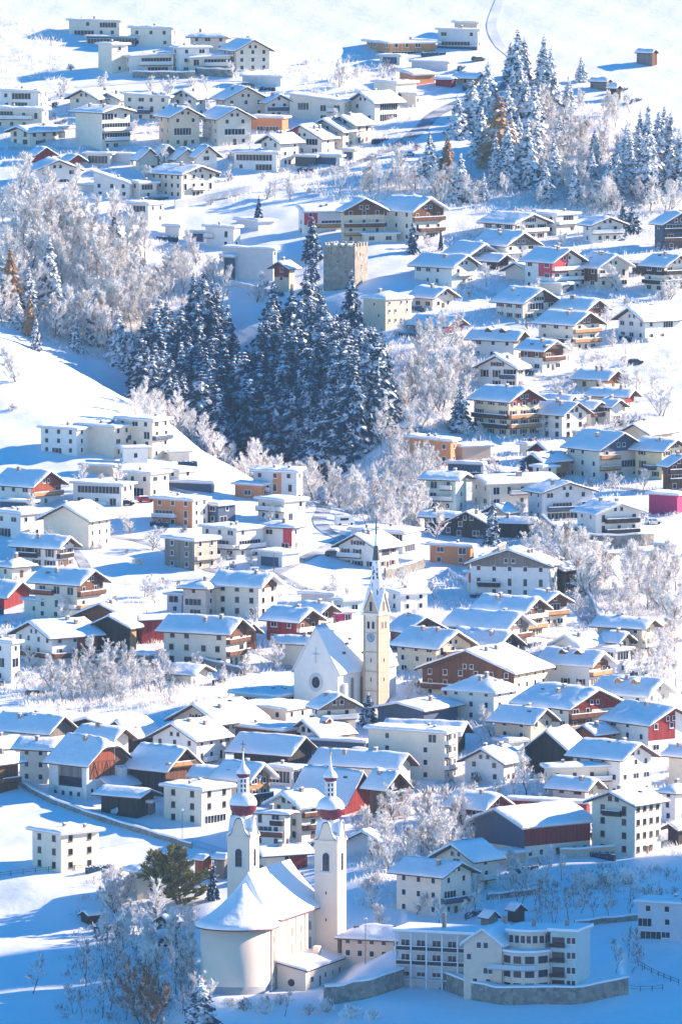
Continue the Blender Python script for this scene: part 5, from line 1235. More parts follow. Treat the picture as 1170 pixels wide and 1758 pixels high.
# ------------------------------------------------------------------ trees
def conifer_mesh(seed, h=10.0, wid=.2, leaf='needle', tiers=30, sparse=1.0):
    r=random.Random(seed); t=MB(); t.tube((0,0,-1.5),(0,0,h*.5),.028*h*.6,.014*h,'trunk',6); t.tube((0,0,h*.5),(0,0,h*.98),.014*h,.01,'trunk',5)
    c=MB(); base=h*r.uniform(.05,.10)
    for k in range(tiers):
        q=(k+r.uniform(-.3,.3))/tiers; z=base+(h-base)*q; R0=h*wid*((1-q)**.8)*(1+.2*math.sin(k*1.9+seed))+.12
        nb=max(5,int((9 if q<.7 else 6)*sparse)); a0=r.uniform(0,6.28)
        for i in range(nb):
            if r.random()<.12: continue
            a=a0+6.283*i/nb+r.uniform(-.25,.25); L=R0*r.uniform(.65,1.22); dr=L*r.uniform(.30,.65); wd=L*r.uniform(.2,.34)+.05
            ca,sa=math.cos(a),math.sin(a)
            def P(s_,side,dz): return (ca*s_-sa*side, sa*s_+ca*side, z+dz)
            rt=P(.02,0,.03*h*(1-q)); mid=P(L*.55,0,-dr*.25+.05*L); tip=P(L,0,-dr*.85); 
            ml=P(L*.5,wd,-dr*.55); mr=P(L*.5,-wd,-dr*.55); el=P(L*.85,wd*.7,-dr*1.15); er=P(L*.85,-wd*.7,-dr*1.15)
            c.face([rt,ml,mid],leaf); c.face([rt,mid,mr],leaf); c.face([ml,el,tip,mid],leaf); c.face([mid,tip,er,mr],leaf)
            hl=P(L*.6,wd*.2,-dr*1.5-.1*L); c.face([ml,hl,mr],leaf); c.face([el,hl,er],leaf)
    c.tube((0,0,h*.93),(0,0,h*1.02),.04,.015,leaf,4)
    return t.mesh('trunk'), c.mesh('crown')
def broad_mesh(seed, h=9.0, spread=.42, twig='rime', dens=1.0, tw=.06, columnar=0.0, trunkf=.28, tl=1.0):
    r=random.Random(seed); t=MB(); c=MB()
    def grow(p, d, L, rad, lv):
        q=p+d*L
        if lv<2: t.tube(p,q,rad,rad*.65,'trunk',5)
        else: c.tube(p,q,rad,rad*.6,twig,3)
        if lv>=2:
            for _ in range(int((5 if lv>=4 else 2.2)*dens)):
                e=(d*1.1+Vector((r.gauss(0,.55),r.gauss(0,.55),r.gauss(.35,.4)))).normalized(); l=max(L,.035*h)*tl*r.uniform(.5,1.3); s_=p.lerp(q,r.random()); n_=e.orthogonal().normalized()*tw*r.uniform(.6,1.5)
                m_=s_+e*l*.55+Vector((0,0,-.03)); c.face([s_-n_*.4,m_-n_,s_+e*l,m_+n_],twig)
            if lv>=4: return
        nb=[3,4,3,3][lv] if lv<4 else 2
        if lv==0: nb=7
        for i in range(nb):
            a=6.283*i/nb+r.uniform(-.6,.6); sp=r.uniform(.25,.7)*(1-columnar*.5); o=d.orthogonal().normalized(); o.rotate(Matrix.Rotation(a,3,d))
            nd=(d+o*sp+Vector((0,0,.2+columnar*.35))).normalized(); st=p.lerp(q,r.uniform(.5,1.0)) if lv else p.lerp(q,r.uniform(.25,1.0))
            grow(st, nd, L*r.uniform(.58,.82), rad*.58, lv+1)
        if lv<3: grow(q, (d+Vector((r.gauss(0,.15),r.gauss(0,.15),.1))).normalized(), L*.75, rad*.62, lv+1)
    grow(Vector((0,0,-.6)), Vector((r.gauss(0,.05),r.gauss(0,.05),1)).normalized(), h*trunkf, .022*h, 0)
    return t.mesh('trunk'), c.mesh('crown')
def plume_mesh(seed, h=9.0, twig='rime', nprim=17, dens=1.0, width=.40, low=.12, stems=1, tw=.05):
    """a leafless tree: one or more stems, long rising branches, each feathered with rimed twigs, with gaps between them"""
    r=random.Random(seed); t=MB(); c=MB()
    def feather(p, q, n, l0, fan):
        d=(q-p).normalized(); side=d.orthogonal().normalized(); side.rotate(Matrix.Rotation(r.uniform(0,6.28),3,d))
        for _ in range(int(n*dens)):
            s_=p.lerp(q,r.uniform(.15,1.0)); e=(d+side*r.gauss(0,fan)+Vector((r.gauss(0,.22),r.gauss(0,.22),r.gauss(.1,.2)))).normalized(); l=l0*r.uniform(.5,1.3); n_=e.orthogonal().normalized(); n_.rotate(Matrix.Rotation(r.uniform(0,3.14),3,e)); n_*=tw*r.uniform(.6,1.5)
            m_=s_+e*l*.5; c.face([s_-n_*.5,m_-n_,s_+e*l,m_+n_],twig)
    for st in range(stems):
        lean=Vector((r.gauss(0,.10+.10*stems),r.gauss(0,.10+.10*stems),1)).normalized(); H_=h*r.uniform(.8,1.0) if st else h; base=Vector((r.gauss(0,.15*stems),r.gauss(0,.15*stems),-.6)); P=[base]
        for k in range(1,7): P.append(base+lean*H_*k/6*.92+Vector((r.gauss(0,.012*h),r.gauss(0,.012*h),0)))
        for k in range(6):
            r0=.016*h*(1-k/6.5); (t if k<4 else c).tube(P[k],P[k+1],r0,.016*h*(1-(k+1)/6.5),'trunk' if k<4 else twig,5)
        a=r.uniform(0,6.28); np_=max(7,int(nprim/stems**.6))
        for i in range(np_):
            q=low+(1-low)*(i+r.uniform(0,.8))/np_; q=min(q,.97); f_=q*6; k=min(5,int(f_)); s_=P[k].lerp(P[k+1],f_-k); a+=2.4+r.uniform(-.5,.5)
            el=math.radians(r.uniform(22,50)+30*q); L=h*width*(1.05-.75*q)*r.uniform(.55,1.3); d=Vector((math.cos(a)*math.cos(el),math.sin(a)*math.cos(el),math.sin(el)))
            m_=s_+d*L*.55; e_=m_+(d+Vector((0,0,.35))).normalized()*L*.5
            c.tube(s_,m_,.005*h,.0035*h,twig,3); c.tube(m_,e_,.0035*h,.001*h,twig,3)
            feather(s_,m_,9,.10*h,.5); feather(m_,e_,18,.10*h,.55)
            for _ in range(3):
                b=s_.lerp(m_,r.uniform(.3,1)) if r.random()<.5 else m_.lerp(e_,r.uniform(0,.7)); d2=(d+Vector((r.gauss(0,.55),r.gauss(0,.55),r.gauss(.15,.3)))).normalized(); e2=b+d2*L*r.uniform(.25,.5)
                c.tube(b,e2,.003*h,.001*h,twig,3); feather(b,e2,11,.08*h,.6)
        feather(P[5],P[6],24,.10*h,.6)
    return t.mesh('trunk'), c.mesh('crown')
def shrub_mesh(seed, w_=1.6, h=1.5, twig='rime', n=420):
    r=random.Random(seed); c=MB()
    for _ in range(n):
        a=r.uniform(0,6.28); el=r.uniform(.1,1.5); rr_=r.random()**.4; L=rr_*(1+.25*math.sin(a*3+seed)); x=w_*L*math.cos(a)*math.cos(el)*.9; y=w_*L*math.sin(a)*math.cos(el)*.9; z=h*L*math.sin(el)
        d=Vector((x,y,z+.4)).normalized(); d=(d+Vector((r.gauss(0,.5),r.gauss(0,.5),r.gauss(0,.4)))).normalized(); l=r.uniform(.3,.7); n_=d.orthogonal().normalized()*r.uniform(.04,.1)
        p=Vector((x,y,z)); c.face([p-n_*.3,p+d*l*.5-n_,p+d*l,p+d*l*.5+n_],twig)
    for _ in range(14):
        a=r.uniform(0,6.28); e=Vector((math.cos(a)*w_*.7,math.sin(a)*w_*.7,h*r.uniform(.5,1))); c.tube((0,0,-.3),e,.05,.02,'bare',3)
    return c.mesh('shrub')
SPR=[conifer_mesh(i,10,w_) for i,w_ in enumerate((.17,.20,.23,.155,.19,.21,.26,.18,.24,.215))]
SPW=[conifer_mesh(10+i,10,w_,'needlesnow') for i,w_ in enumerate((.19,.22,.17,.24))]
LAR=[conifer_mesh(20+i,10,.20,'larch',26,1.2) for i in range(2)]
RIM=[plume_mesh(40+i,9,'rime',17+i%3*3,1.25,(.34,.40,.30,.44,.36,.28)[i%6],(.10,.2,.06,.22,.12,.05)[i%6],(1,1,2,1,3,2)[i%6]) for i in range(9)]
BAR=[plume_mesh(60+i,7,'bare',13,.55,.5,.28,(1,1,2)[i%3],.035) for i in range(5)]
BRU=[plume_mesh(70+i,8,'brush',20,1.2,.30,.08,2) for i in range(2)]
PIN=[plume_mesh(80,9,'pine',34,3.4,.44,.05,2,.12)]
SHR=[shrub_mesh(90+i) for i in range(4)]+[shrub_mesh(95+i,1.3,1.6,'bare',260) for i in range(2)]
KIND={'snowspruce':(SPW,10.0,'spruce','spruce'),'spruce':(SPR,10.0,'spruce','spruce'),'larch':(LAR,10.0,'larch','larch'),'rime':(RIM,9.2,'frosted_tree','tree'),
      'bare':(BAR,7.2,'bare_tree','tree'),'brush':(BRU,8.2,'beech_tree','tree'),'pine':(PIN,9.2,'autumn_tree','tree')}
def inside_house(p, mrg=.6):
    for (P,W,D,ph,H,_) in HOUSES:
        dx,dy=p.x-P.x,p.y-P.y
        if abs(dx)>45 or abs(dy)>45: continue
        x=dx*math.cos(ph)+dy*math.sin(ph); y=-dx*math.sin(ph)+dy*math.cos(ph)
        if -mrg<x<W+mrg and -mrg<y<D+mrg: return True
    return False
CNT={}
def tree(kind, u, v, hpx, label, group, chk=False, wide=1.0):
    p=at(u,v)
    if chk and inside_house(p,1.0): return False
    s=pxm(p); V,h0,nm,cat=KIND[kind]; h=hpx/s; sc_=h/h0; me=V[rnd.randrange(len(V))]
    root=empty(nm, p, rnd.uniform(0,6.28), label, cat, group); wv=sc_*wide*rnd.uniform(.9,1.12)
    root.scale=(wv,wv,sc_)
    inst('trunk', me[0], root); inst('crown', me[1], root); CNT[kind]=CNT.get(kind,0)+1
    return True
def inpoly(x,y,P):
    c=False; j=len(P)-1
    for i in range(len(P)):
        if (P[i][1]>y)!=(P[j][1]>y) and x<(P[j][0]-P[i][0])*(y-P[i][1])/(P[j][1]-P[i][1])+P[i][0]: c=not c
        j=i
    return c
def scatter(kind, poly, n, h0, h1, label, group, dmin=9, wide=1.0, tries=40):
    xs=[p[0] for p in poly]; ys=[p[1] for p in poly]; pts=[]; k=0
    for _ in range(n*tries):
        if k>=n: break
        u,v=rnd.uniform(min(xs),max(xs)),rnd.uniform(min(ys),max(ys))
        if not inpoly(u,v,poly) or any((u-a)**2+((v-b)*1.6)**2<dmin**2 for a,b in pts): continue
        pts.append((u,v))
        if tree(kind,u,v,rnd.uniform(h0,h1),label,group,True,wide): k+=1
# dark spruce wood under the castle
SIL=[(235,560),(262,488),(300,530),(340,445),(362,470),(385,500),(410,560),(432,590),(455,520),(480,468),(510,500),(535,430),(560,520),(585,540),(612,545),(655,560)]
def wood(n):
    pts=[]; k=0; r=random.Random(5)
    for _ in range(n*60):
        if k>=n: break
        u=r.uniform(240,655) if r.random()<.7 else r.uniform(560,655); Dm=np.interp(u,[240,340,430,530,640],[2505,2485,2462,2425,2400]); D=r.uniform(Dm,2622); X=(u-585)/F*D; Y=D-2300
        if any((X-a)**2+((Y-b)*.7)**2<(2.9 if u<560 else 2.5)**2 for a,b in pts): continue
        p=Vector((X,Y,gz(X,Y))); s=pxm(p); hm=r.uniform(15,27) if u<560 else r.uniform(19,28); rel_=p+Vector((0,0,hm))-CAM
        vt=879-F*(rel_.y*sP+rel_.z*cP)/(rel_.y*cP-rel_.z*sP); rb=p-CAM; vb=879-F*(rb.y*sP+rb.z*cP)/(rb.y*cP-rb.z*sP)
        if vt<np.interp(u,[q[0] for q in SIL],[q[1] for q in SIL]) or vb>np.interp(u,[240,340,430,540,600,640],[760,810,830,835,800,760]) or inside_house(p,1.5): continue
        pts.append((X,Y)); k+=1
        if u<430: L='tall snow-dusted spruce in the left group of the dense blue-shaded wood'; G_='spruces of the left group of the shaded wood'
        elif vt>640: L='spruce on the lower right edge of the shaded wood, nearest the valley'; G_='spruces on the lower right edge of the shaded wood'
        elif u>540: L='tall spruce of the dense wood directly below the castle'; G_='spruces directly below the castle'
        else: L='tall spruce in the middle of the dense wood, left below the castle tower'; G_='spruces in the middle of the shaded wood'
        root=empty('spruce',p,r.uniform(0,6.28),L,'spruce',G_); wv=hm/10*r.uniform(1.0,1.3); root.scale=(wv,wv,hm/10); me=SPR[r.randrange(len(SPR))]
        inst('trunk',me[0],root); inst('crown',me[1],root)
    print('WOOD',k)
wood(235)
for u,v,h in ((603,560,100),(540,545,115),(470,600,120),(500,590,100),(345,705,55),(590,800,75),(512,740,95),(540,800,75),(560,770,60)):
    tree('spruce',u,v,h,{603:'single spruce standing close in front of the castle palace',345:'short bright spruce where meadow and shaded wood meet',590:'broad spruce at the lowest tip of the shaded wood',512:'pale frosted spruce on the sunlit lower edge of the shaded wood'}.get(u,'snowy spruce at the border of the shaded wood near the castle'),'spruces at the border of the shaded wood' if u not in (603,345,590,512) else None)
# left wood
for u,v,h in ((85,520,115),(50,545,90),(160,590,90),(130,600,60),(165,560,70),(30,560,60),(205,620,90),(225,640,80),(62,600,60),(190,590,65),(108,570,50)):
    tree('snowspruce',u,v,h,'snowy spruce among white frosted trees on the left slope' if u not in (85,) else 'tallest spruce among the frosted trees on the left slope','spruces on the left slope' if u!=85 else None)
for u,v,h in ((18,540,120),(52,575,70)): tree('larch',u,v,h,'orange-tinted larch at the left edge of the frosted wood' if u==18 else 'small orange-tinted larch behind the left meadow','larches' if 0 else None)
tree('spruce',196,420,55,'lone frosted spruce beside the flat-roofed house at the left wood',None)
tree('spruce',444,390,55,'small spruce left of the red hotel wing',None); tree('spruce',708,435,60,'spruce in front of the cream guest house, right of the hotel',None)
tree('spruce',536,445,75,'slim spruce just left of the castle tower top',None); tree('spruce',756,430,40,'narrow dark cypress-like conifer right of the cream guest house',None,wide=.6)
# upper right wood
for u,v,h in ((737,300,75),(790,345,85),(785,235,75),(826,270,90),(760,330,50),(945,185,105),(997,140,45),(880,200,85),(915,250,110),(905,320,120),(870,300,95),(925,210,70),(950,320,85),(1075,320,110),(1095,300,85),(1110,340,110),(1130,290,100),(1150,330,90),(1165,300,80),(960,270,75),(975,200,70),(895,170,50),(1015,320,70),(1045,345,75),(850,295,70),(935,345,70),(985,350,70),(1060,300,70),(1120,350,60),(830,345,50),(1020,270,50),(1140,250,70)):
    tree('snowspruce',u,v,h,{737:'tall spruce beside the upper road bend',997:'lone round-topped spruce at the top of the upper right wood',945:'tall dark spruce at the crest of the upper right wood'}.get(u,'snow-covered spruce in the upper right wood'),'spruces of the upper right wood' if u not in (737,997,945) else None,wide=1.15)
tree('larch',856,285,125,'large rust-brown larch in the upper right wood',None,wide=1.5); tree('larch',768,300,70,'small orange larch beside the upper road',None,wide=1.2); tree('larch',905,230,60,'pale brown larch near the crest of the upper right wood',None)
scatter('snowspruce',[(1050,290),(1170,270),(1170,350),(1060,350)],12,70,110,'snow-covered spruce in the upper right wood','spruces of the upper right wood',12,1.1)
for u,v,h in ((845,935,80),(790,740,80),(388,735,45),(632,1245,60),(1068,395,50),(1085,400,55),(1062,410,40),(380,690,40),(897,820,35)):
    tree('spruce',u,v,h,{845:'snow-laden spruce between orange box house and white guest house',790:'dark spruce beside the wraparound balcony chalet',632:'snow-coated conifer at the foot of the parish church',1068:'dark spruce at the foot of the upper right wood',1085:'dark wide spruce at the foot of the upper right wood',1062:'small dark spruce at the foot of the upper right wood',388:'low spruce left of the wood tip',380:'small spruce hidden in the shade above the meadow',897:'small dark spruce beside the orange timber house'}[u],None,wide=1.25)
tree('spruce',345,1790,115,'blue-shaded spruce with snowy fans at the lower left foot of the church',None,wide=1.7)
tree('spruce',366,1545,70,'slim dark conifer beside the green autumn tree',None,wide=.8)
tree('pine',302,1552,112,'green and yellow tree with snow patches, tallest at the lower left',None,wide=1.35)
# frosted trees
FT={'left slope':([(-5,470),(60,340),(160,400),(270,440),(300,520),(280,620),(160,615),(0,560)],70,60,100),'upper left bank':([(0,300),(110,330),(200,440),(330,420),(400,470),(370,560),(300,540),(0,480)],36,50,85)}
scatter('rime',FT['left slope'][0],70,60,100,'white frosted tree on the sunlit left slope','frosted trees on the left slope',10)
scatter('rime',FT['upper left bank'][0],36,50,85,'pale frosted tree below the upper left houses','frosted trees below the upper left houses',11)
scatter('rime',[(225,690),(300,705),(420,790),(520,840),(640,880),(720,905),(690,935),(600,885),(400,800),(230,730)],14,45,80,'white frosted tree along the upper edge of the left meadow','frosted trees along the meadow edge',9)
scatter('rime',[(650,660),(720,620),(760,580),(810,590),(800,720),(700,780),(630,770)],34,50,90,'frosted tree on the slope right of the castle wood','frosted trees right of the castle wood',11)
scatter('rime',[(880,970),(980,950),(1080,1000),(1170,1010),(1170,1090),(1060,1070),(960,1010)],36,55,95,'frosted tree in the thicket below the right balcony chalet','frosted trees of the right thicket',10)
scatter('rime',[(610,1430),(780,1395),(820,1460),(760,1500),(620,1500)],24,55,90,'frosted garden tree behind the right onion tower','frosted garden trees behind the right onion tower',11)
def rim_row(n):
    r=random.Random(9); pts=[]; k=0
    for _ in range(n*40):
        if k>=n: break
        u=r.uniform(225,720); Dc=np.interp(u,[225,300,420,530,650,720],[2480,2463,2418,2378,2338,2325]); D=Dc+r.uniform(-8,24); X=(u-585)/F*D; Y=D-2300
        if any((X-a)**2+((Y-b)*.8)**2<3.2**2 for a,b in pts): continue
        p=Vector((X,Y,gz(X,Y)))
        if inside_house(p,1.5): continue
        pts.append((X,Y)); k+=1; h=r.uniform(7.5,12.5)/9.2; me=RIM[r.randrange(len(RIM))]
        lab,grp=('frosted tree on the ridge line between left meadow and shaded wood','frosted trees on the ridge line of the left meadow') if u<460 else ('frosted tree in the row between shaded wood and winding road','frosted trees between shaded wood and winding road')
        root=empty('frosted_birch',p,r.uniform(0,6.28),lab,'tree',grp); root.scale=(h,h,h); inst('trunk',me[0],root); inst('crown',me[1],root)
rim_row(75)
KIND['garden']=(RIM,9.2,'garden_tree','tree')
for reg,n,lab,grp in (([(0,1000),(600,1000),(620,1200),(330,1400),(0,1300)],22,'small frosted garden tree between the houses left of the parish church','garden trees left of the parish church'),
  ([(680,960),(1160,960),(1160,1440),(640,1440)],34,'small frosted garden tree between the houses in the right half','garden trees of the right village'),
  ([(720,380),(1160,380),(1160,900),(820,900)],40,'small frosted garden tree on the upper right village slope','garden trees of the upper right village'),
  ([(0,120),(700,100),(740,290),(400,360),(80,310)],26,'small frosted garden tree between the upper left village houses','garden trees of the upper left village'),
  ([(20,820),(560,870),(560,1000),(20,1000)],14,'small frosted garden tree between the flat-roofed houses at mid left','garden trees at mid left')):
    scatter('garden',reg,n,26,48,lab,grp,16,1.2)
HED=[]
for i in range(4):
    m=MB(); r=random.Random(i); L=2.6+i*.8
    for k in range(int(L*60)):
        x,y,z=r.uniform(-L,L),r.uniform(-.45,.45),r.uniform(0,1.25); d=Vector((r.gauss(0,1),r.gauss(0,1),r.gauss(.2,.7))).normalized()*.32; n_=d.orthogonal().normalized()*.13; p=Vector((x,y,z)); m.face([p-n_,p+d-n_*.5,p+d+n_*.5,p+n_],'needle')
    m.box(-L+.1,-.35,-.4,L-.1,.35,1.0,'needle')
    HED.append(m.mesh('hedge'))
rh=random.Random(3); nh=0
for (P,W,D,ph,H,lab_) in list(HOUSES):
    if not lab_ or rh.random()>.42: continue
    side=rh.random()<.55; loc=Vector((rh.uniform(.2,.8)*W,-rh.uniform(3.0,5.5),0)) if side else Vector((-rh.uniform(3.0,5.5),rh.uniform(.2,.8)*D,0))
    q=P+Matrix.Rotation(ph,4,'Z') @ loc; q.z=gz(q.x,q.y)
    if inside_house(q,2.2): continue
    v_=879-F*((q-CAM).y*sP+(q-CAM).z*cP)/((q-CAM).y*cP-(q-CAM).z*sP)
    reg_='upper village slope' if v_<450 else ('middle of the village' if v_<1050 else 'lower village')
    o=inst('hedge',HED[rh.randrange(4)],None,q,ph+(0 if side else math.pi/2)); tag(o,'dark clipped garden hedge with snow on top in the '+reg_,'hedge','garden hedges of the '+reg_); nh+=1
KIND['sapling']=(RIM,9.2,'frosted_sapling','sapling')
scatter('sapling',[(560,340),(700,300),(800,330),(830,365),(730,350),(600,330),(480,345)],26,40,60,'frosted sapling behind the hotel roofs','frosted saplings behind the hotel',10)
scatter('sapling',[(900,180),(1080,190),(1120,300),(1170,370),(1000,365),(900,350),(840,330),(860,240)],80,35,65,'frosted sapling between the spruces of the upper right wood','frosted saplings of the upper right wood',7)
scatter('sapling',[(650,790),(720,770),(770,840),(730,910),(640,870)],28,35,65,'blue-shaded frosted sapling in the gully below the wood tip','frosted saplings in the gully',8)
scatter('sapling',[(1080,1110),(1170,1110),(1170,1200),(1110,1190)],14,40,65,'pale frosted sapling at the right edge above the wide roofs','frosted saplings above the wide right roofs',9)
scatter('sapling',[(80,1160),(200,1140),(330,1160),(310,1215),(110,1215)],30,45,70,'frosted sapling in the hollow above the long blue-shaded roof','frosted saplings in the left hollow',8)
scatter('sapling',[(700,1490),(800,1530),(860,1560),(740,1600),(690,1560)],9,45,65,'frosted garden sapling between villa and care home roof','frosted saplings between villa and care home',13)
scatter('snowspruce',[(770,200),(880,130),(960,140),(980,260),(900,330),(820,330)],22,60,100,'snow-covered spruce in the upper right wood','spruces of the upper right wood',11,1.15)
for u,v,h,l in ((845,1265,65,'pinkish frosted tree beside the standing-seam barn roof'),(905,1365,85,'large frosted tree in front of the plain grey gabled house'),(470,1150,60,'frosted garden tree left of the parish church gable'),(430,1080,45,'small frosted tree beside the balconied gable house'),(110,1070,50,'frosted tree in front of the low dark red barn'),(1128,1270,45,'frosted tree in front of the broad roofed white house'),(1060,500,55,'reddish frosted tree in front of the cream chalet'),(1137,715,60,'lone round frosted tree on the bright right meadow'),(30,655,70,'tall thin frosted tree alone on the left meadow'),(582,150,50,'bare frosted tree on the uppermost bright slope'),(1035,470,40,'frosted garden tree near the red-walled chalet'),(745,930,55,'frosted tree left of the orange flat-roofed box house'),(920,925,50,'frosted tree beside the shaded curved wall'),(190,920,35,'frosted garden tree at the long lit roof'),(440,520,60,'frosted tree in front of the blank grey hall'),(720,740,60,'frosted tree left above the orange flat-roofed house'),(640,1560,55,'frosted tree beside the right tower of the church'),(655,1600,60,'leaning frosted tree between church and care home'),(715,1570,50,'frosted shrub tree below the cream villa'),(800,1580,45,'frosted tree below the villa near the care home roof')):
    tree('rime',u,v,h,l,None,wide=1.15)
scatter('rime',[(150,1570),(215,1530),(245,1590),(335,1600),(335,1690),(230,1690),(140,1650)],24,55,90,'blue-shaded frosted tree in the grove left of the church','frosted trees of the grove left of the church',13)
scatter('bare',[(140,1690),(200,1640),(320,1680),(330,1757),(120,1757)],26,50,90,'bare blue-shaded tree in the lower left grove','bare trees of the lower left grove',12)
scatter('brush',[(215,1740),(260,1720),(290,1770),(220,1775)],4,80,110,'brown twigged tree at the bottom left of the church','brown twigged trees',14)
for u,v,h,l in ((55,1706,70,'lone bare tree with layered branches on the shaded lower left snow'),(140,1668,60,'bare fruit tree with crooked trunk on the shaded lower left snow'),(182,1660,70,'bare tree with forked trunk beside the lower left grove'),(318,1665,80,'thin bare tree left of the church apse'),(490,1745,50,'thin bare sapling in front of the church sacristy')):
    tree('bare',u,v,h,l,None,wide=1.2)
scatter('bare',[(880,1545),(1110,1545),(1150,1580),(990,1600),(900,1590)],18,35,60,'small bare orchard tree on the shaded snow','bare orchard trees, upper rows',17)
scatter('bare',[(985,1650),(1090,1640),(1110,1670),(1000,1680)],6,40,60,'small bare orchard tree right of the care home','bare orchard trees right of the care home',20)
scatter('rime',[(860,1510),(960,1500),(1000,1540),(880,1545)],8,40,60,'blue-shaded frosted tree above the orchard','frosted trees above the orchard',16)
for u,v,h,l in ((350,1725,70,'frosted bare tree against the rounded church apse'),(240,1600,60,'pale frosted tree beside the cream hip-roofed house')):
    tree('rime',u,v,h,l,None)
# garden shrubs
def shrub(u,v,w_,label,group=None,chk=True):
    p=at(u,v)
    if chk and inside_house(p,1.2): return
    s=pxm(p); k=w_/s/3.2; o=inst('snowy_shrub',SHR[rnd.randrange(len(SHR))],None,p,rnd.uniform(0,6.28),(k,k,k*rnd.uniform(.8,1.2))); tag(o,label,'shrub',group)
for reg,n,lab,grp in (([(0,1000),(600,1000),(620,1240),(330,1290),(0,1240)],42,'small snow-covered shrub between the houses left of the parish church','garden shrubs left of the parish church'),
  ([(680,960),(1160,960),(1160,1440),(620,1440)],50,'small snow-covered shrub between the houses in the right half','garden shrubs of the right village'),
  ([(700,400),(1160,400),(1160,900),(820,900)],55,'small snow-covered garden shrub on the upper right village slope','garden shrubs of the upper right village'),
  ([(0,120),(700,100),(760,300),(400,380),(80,330)],42,'small frosted shrub between the upper left village houses','garden shrubs of the upper left village'),
  ([(330,1500),(340,1757),(180,1757),(180,1500)],22,'low snowy bush in the grove left of the church','bushes of the grove left of the church'),
  ([(600,1450),(1160,1480),(1160,1560),(640,1560)],34,'low blue-shaded bush around the lower right gardens','bushes of the lower right gardens'),
  ([(20,820),(560,840),(560,1000),(20,1000)],26,'small snowy shrub between the flat-roofed houses at mid left','garden shrubs at mid left')):
    k=0
    for _ in range(n*6):
        if k>=n: break
        xs=[p[0] for p in reg]; ys=[p[1] for p in reg]; u,v=rnd.uniform(min(xs),max(xs)),rnd.uniform(min(ys),max(ys))
        if inpoly(u,v,reg): shrub(u,v,rnd.uniform(12,26),lab,grp); k+=1
for reg,n,lab,grp in (([(640,560),(820,560),(820,760),(640,760)],30,'round frosted bush on the slope right of the castle wood','bushes right of the castle wood'),
  ([(560,820),(760,860),(760,930),(620,920)],20,'frosted bush at the winding road below the gully','bushes at the winding road'),([(640,1300),(860,1330),(860,1440),(620,1440)],26,'frosted bush around the apartment block gardens','bushes around the apartment block')):
    k=0
    for _ in range(n*6):
        if k>=n: break
        xs=[p[0] for p in reg]; ys=[p[1] for p in reg]; u,v=rnd.uniform(min(xs),max(xs)),rnd.uniform(min(ys),max(ys))
        if inpoly(u,v,reg): shrub(u,v,rnd.uniform(18,34),lab,grp); k+=1
for u,v,w_ in ((455,1740,40),(480,1725,35),(530,1742,30),(560,1738,34),(600,1748,44),(640,1750,30),(420,1735,40),(395,1728,30),(1010,1525,40),(1040,1520,45),(1075,1518,40),(990,1535,30),(22,705,25)):
    shrub(u,v,w_,'bushy snow-dusted shrub in front of the church terrace' if v>1700 else ('dark evergreen hedge bush above the orchard' if v>1000 else 'lone small frosted bush on the left meadow'),'shrubs in front of the church terrace' if v>1700 else ('dark hedge bushes above the orchard' if v>1000 else None),False)
# ground brush too fine to count: frosted twigs over the wooded slopes
def thicket(name, regs, label):
    m=MB(); r=random.Random(len(name)); o0=at(*regs[0][0][0])
    for poly,n,mt in regs:
        xs=[p[0] for p in poly]; ys=[p[1] for p in poly]; k=0
        while k<n:
            u,v=r.uniform(min(xs),max(xs)),r.uniform(min(ys),max(ys))
            if not inpoly(u,v,poly): continue
            k+=1; p=at(u,v)
            if inside_house(p,.4): continue
            for _ in range(12):
                q=p-o0+Vector((r.gauss(0,.9),r.gauss(0,.9),-.1)); d=Vector((r.gauss(0,.5),r.gauss(0,.5),1)).normalized(); l=r.uniform(.6,2.0); nn=d.orthogonal().normalized()*r.uniform(.04,.09)
                m.face([q-nn,q+d*l*.6-nn,q+d*l,q+d*l*.6+nn],mt)
    o=m.obj(name); o.location=o0; tag(o,label,'undergrowth',None,'stuff')
thicket('undergrowth',[([(0,320),(200,400),(330,430),(400,480),(300,640),(160,620),(0,560)],3200,'rime'),([(640,580),(820,560),(820,720),(690,780),(620,770)],1300,'rime'),
 ([(820,330),(860,190),(900,170),(1080,190),(1170,300),(1170,380),(900,370)],2600,'rime'),([(600,800),(740,760),(780,860),(720,920),(600,870)],1300,'rime'),([(880,950),(1170,960),(1170,1100),(1040,1070)],1700,'rime'),
 ([(70,1150),(330,1150),(330,1215),(40,1215)],700,'rime'),([(150,1500),(340,1540),(340,1757),(90,1757)],260,'bare'),([(380,120),(640,90),(700,130),(520,150)],200,'rime'),([(0,20),(110,60),(110,160),(0,160)],300,'rime'),([(220,690),(420,790),(700,900),(690,930),(600,880),(400,770)],900,'rime'),
 ([(480,300),(820,290),(860,370),(560,345)],500,'rime'),([(0,1000),(600,1000),(600,1240),(0,1240)],1100,'rime'),([(700,380),(1170,380),(1170,960),(820,960)],2300,'rime'),([(640,960),(1170,1080),(1170,1470),(620,1480)],2200,'rime'),([(0,180),(720,120),(700,290),(400,350),(0,300)],900,'rime'),([(600,1440),(860,1440),(860,1560),(620,1560)],500,'rime'),([(860,1490),(1170,1490),(1170,1540),(880,1540)],70,'bare')],
 'frosted brushwood covering the wooded slopes between the trees')
